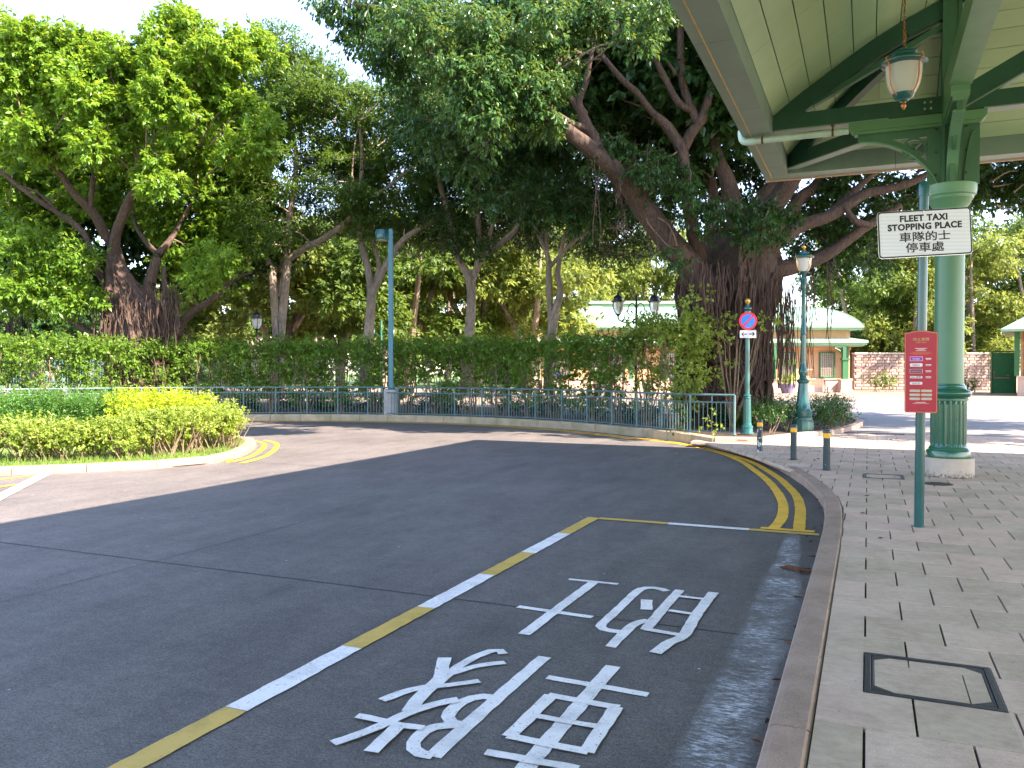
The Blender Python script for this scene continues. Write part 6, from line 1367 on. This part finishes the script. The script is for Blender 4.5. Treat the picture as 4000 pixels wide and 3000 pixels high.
b = G(202, 1760, 0); t = thing('marker_stake', 'thin grey metal stake standing in front of the dark island hedge', 'stake', (b.x, b.y, -.03)); mb = MB(); mb.tube([(0, 0, 0), (0, 0, .72)], .016, 6); mb.build('stake', 'steel', t)
b = G(460, 1775, 0); t = thing('ground_spotlight', 'small white spotlight fitting in the grass under the island bushes', 'light fitting', (b.x, b.y, -.03), .4); mb = MB(); mb.box((0, 0, .1), (.14, .1, .11)); mb.box((0, -.055, .1), (.16, .012, .13)); mb.tube([(0, 0, 0), (0, 0, .06)], .015, 6); mb.build('housing', 'white_print', t)
# ---- pots, lawn fence, notice, person
for px, lab in ((3075, 'purple flower pot with round bush in front of the kiosk, nearest the tall lamp post'), (2958, 'purple flower pot with small bush behind the no-parking sign'), (2345, 'flower pot with bright clipped bush seen through the tall hedge')):
    p = D(px, 1500, 55); t = thing('flower_pot', lab, 'flower pot', (p.x, p.y, 0)); mb = MB(); mb.lathe([(.34, 0), (.36, .05), (.5, .5), (.56, .58), (.56, .64), (.48, .64), (.46, .58)], n=20); mb.build('pot', 'pot_purple', t, True)
    crown(t, [(p.x+random.uniform(-.35, .35), p.y+random.uniform(-.35, .35), random.uniform(.8, 1.3), .34) for _ in range(9)], 'leaf_bush', dens=260, L=.12, Wd=.07)
    if px != 2345:
        mb = MB(); mb.tube([(0, 0, .6), (.03, 0, 1.9)], .03, 5); mb.build('stem', 'twig', t); crown(t, [(p.x+random.uniform(-.25, .25), p.y, random.uniform(2.0, 2.35), .32) for _ in range(4)], 'leaf_hedge', dens=260, L=.12, Wd=.07)
for px, py in ((3425, 1530), (3570, 1530), (3620, 1532), (3780, 1535), (3470, 1531)):
    boxbush('small shrub in the bed at the foot of the stone wall', [tuple(G(px+dx, py, 0))[:2] for dx in (-10, 10, 0)], 0, random.uniform(.9, 1.4), .45, 'leaf_far_green', name='wall_shrub', L=.16, dens=150, group='small shrubs along the stone wall')
fp0, fp1 = D(-120, 1500, 44), D(1420, 1500, 47); fd = fp1-fp0; Lf = fd.length
ff = thing('palisade_fence', 'dark green palisade fence across the lawn beyond the tall hedge', 'fence', (fp0.x, fp0.y, -.1), atan2(fd.y, fd.x))
pk = MB(); pk.box((0, 0, 1.1), (.035, .035, 2.2)); pk_me = pk.mesh('picket', 'teal_rail'); npk = int(Lf/.13)
for k in range(min(npk, 170)): link('picket', pk_me, ff, (k*Lf/min(npk, 170), 0, 0))
for z in (.3, 2.0): mb = MB(); mb.box((Lf/2, 0, z), (Lf, .04, .05)); mb.build('fence_rail', 'teal_rail', ff)
p = D(372, 1500, 36); t = thing('notice_post', 'teal post with white notice board on the lawn left of the left banyan', 'sign', (p.x, p.y, 0), YAW)
mb = MB(); mb.tube([(0, 0, 0), (0, 0, 2.6)], .06, 8); mb.build('post', 'green_gloss', t, True)
mb = MB(); mb.box((.38, -.02, 2.05), (.42, .04, .66)); nb_ = mb.build('board', 'notice_white', t)
for k in range(5): mb = MB(); mb.box((.38, -.045, 2.25-.09*k), (.3-.04*(k % 2), .004, .02)); mb.build('print_line', 'notice_print', nb_)
# person in blue, mostly hidden by the hedge
p = D(2180, 1500, 54); t = thing('person', 'person in a blue top walking on the plaza, half hidden by the tall hedge', 'person', (p.x, p.y, 0), YAW+.6)
def skin(name, J, E_, R_, mat):
    me = bpy.data.meshes.new(name); me.from_pydata(J, E_, []); o = bpy.data.objects.new(name, me); COL.objects.link(o); o.modifiers.new('s', 'SKIN')
    for i, r in enumerate(R_): me.skin_vertices[0].data[i].radius = (r, r*.85)
    me.skin_vertices[0].data[0].use_root = True
    o.modifiers.new('u', 'SUBSURF').levels = 1; dg = bpy.context.evaluated_depsgraph_get(); m2 = bpy.data.meshes.new_from_object(o.evaluated_get(dg)); bpy.data.objects.remove(o)
    m2.materials.clear(); m2.materials.append(MAT[mat]); return m2
J = [(0, 0, .92), (0, 0, 1.15), (0, 0, 1.36), (0, 0, 1.46), (0, -.01, 1.56), (0, -.01, 1.66), (.17, 0, 1.36), (.22, .04, 1.1), (.2, -.08, .88), (-.17, 0, 1.36), (-.22, -.04, 1.1), (-.2, .1, .9), (.09, 0, .88), (.1, -.1, .5), (.1, -.12, .08), (.1, -.24, .04), (-.09, 0, .88), (-.1, .08, .5), (-.1, .2, .1), (-.1, .1, .04)]
Ee = [(0, 1), (1, 2), (2, 3), (3, 4), (4, 5), (2, 6), (6, 7), (7, 8), (2, 9), (9, 10), (10, 11), (0, 12), (12, 13), (13, 14), (14, 15), (0, 16), (16, 17), (17, 18), (18, 19)]
Rr_ = [.13, .14, .13, .055, .09, .08, .06, .045, .035, .06, .045, .035, .09, .065, .045, .04, .09, .065, .045, .04]
link('body', skin('body', J, Ee, Rr_, 'skin'), t)
link('shirt', skin('shirt', [J[0], J[1], J[2], J[6], J[7], J[9], J[10]], [(0, 1), (1, 2), (2, 3), (3, 4), (2, 5), (5, 6)], [.145, .155, .145, .08, .06, .08, .06], 'shirt_blue'), t)
link('trousers', skin('trousers', [J[0], J[12], J[13], J[14], J[16], J[17], J[18]], [(0, 1), (1, 2), (2, 3), (0, 4), (4, 5), (5, 6)], [.14, .105, .08, .06, .105, .08, .06], 'trousers_grey'), t)
mb = MB(); mb.lathe([(.05, 1.60), (.1, 1.62), (.105, 1.68), (.08, 1.735), (.02, 1.755)], c=(0, .01, 0), n=12); mb.build('hair', 'hair_black', t, True)
# ---- fallen leaves
def fallen(px, py, z, s, mat, lab, grp=None):
    b = G(px, py, z); t_ = MB(); a = random.uniform(0, 6.28); l = s; w_ = s*.28; c = random.uniform(.2, .5)
    P = [(-l, 0, .004), (-l*.4, w_, .012+c*w_), (l*.5, w_*.7, .01+c*w_), (l, 0, .012), (l*.5, -w_*.7, .01+c*w_), (-l*.4, -w_, .012+c*w_), (0, 0, .004)]
    t_.add(P, [(0, 6, 1), (1, 6, 2), (2, 6, 3), (3, 6, 4), (4, 6, 5), (5, 6, 0)]); o = t_.build('fallen_leaf', mat, None, loc=(b.x, b.y, z+.006), rot=a); tag(o, lab, 'leaf', grp)
LK = 'dry brown fallen leaf in the gutter by the pavement kerb'
for px, py in ((3195, 1955), (3178, 1918), (3200, 1990), (3215, 2010), (3205, 2045), (3210, 2060), (3180, 2068), (3150, 2100), (3190, 2165), (3175, 2180), (3185, 2190), (3130, 2240), (3155, 2230), (3110, 2460), (3080, 2520), (3040, 2665), (3000, 2830), (2950, 2905), (3120, 2340), (3168, 2120)):
    fallen(px, py, RZ+.004, random.uniform(.02, .045), 'dry_leaf', LK, 'dry leaves in the gutter')
for px, py in ((2640, 1772), (2688, 1802), (2870, 1822), (2500, 1790), (2300, 1745), (2640, 1820), (2690, 1876)):
    fallen(px, py, RZ+.004, random.uniform(.03, .05), 'yellow_leaf', 'small yellowish fallen leaf on the open road', 'yellow leaves on the road')
for px, py in ((3210, 1887), (3385, 1940), (3255, 1765), (3330, 1728), (3195, 1795), (3440, 2108), (3480, 1720), (3370, 2010)):
    fallen(px, py, 0, random.uniform(.03, .055), 'dry_leaf', 'brown fallen leaf on the pavement slabs', 'brown leaves on the pavement')
b = G(3125, 2238, RZ); t = thing('dead_twig', 'dark dry twig with curled bark lying against the pavement kerb', 'twig', (b.x, b.y, RZ+.004)); mb = MB(); mb.tube(smoothpath([(-.16, .03, .02), (-.05, .0, .03), (.05, -.01, .02), (.16, -.03, .03)], 3), [.004, .012, .02, .022, .024, .02, .018, .012, .008, .006], 6, jit=.3); mb.tube([(0, 0, .03), (.07, -.06, .03)], .006, 5); mb.build('twig', 'dry_leaf', t)
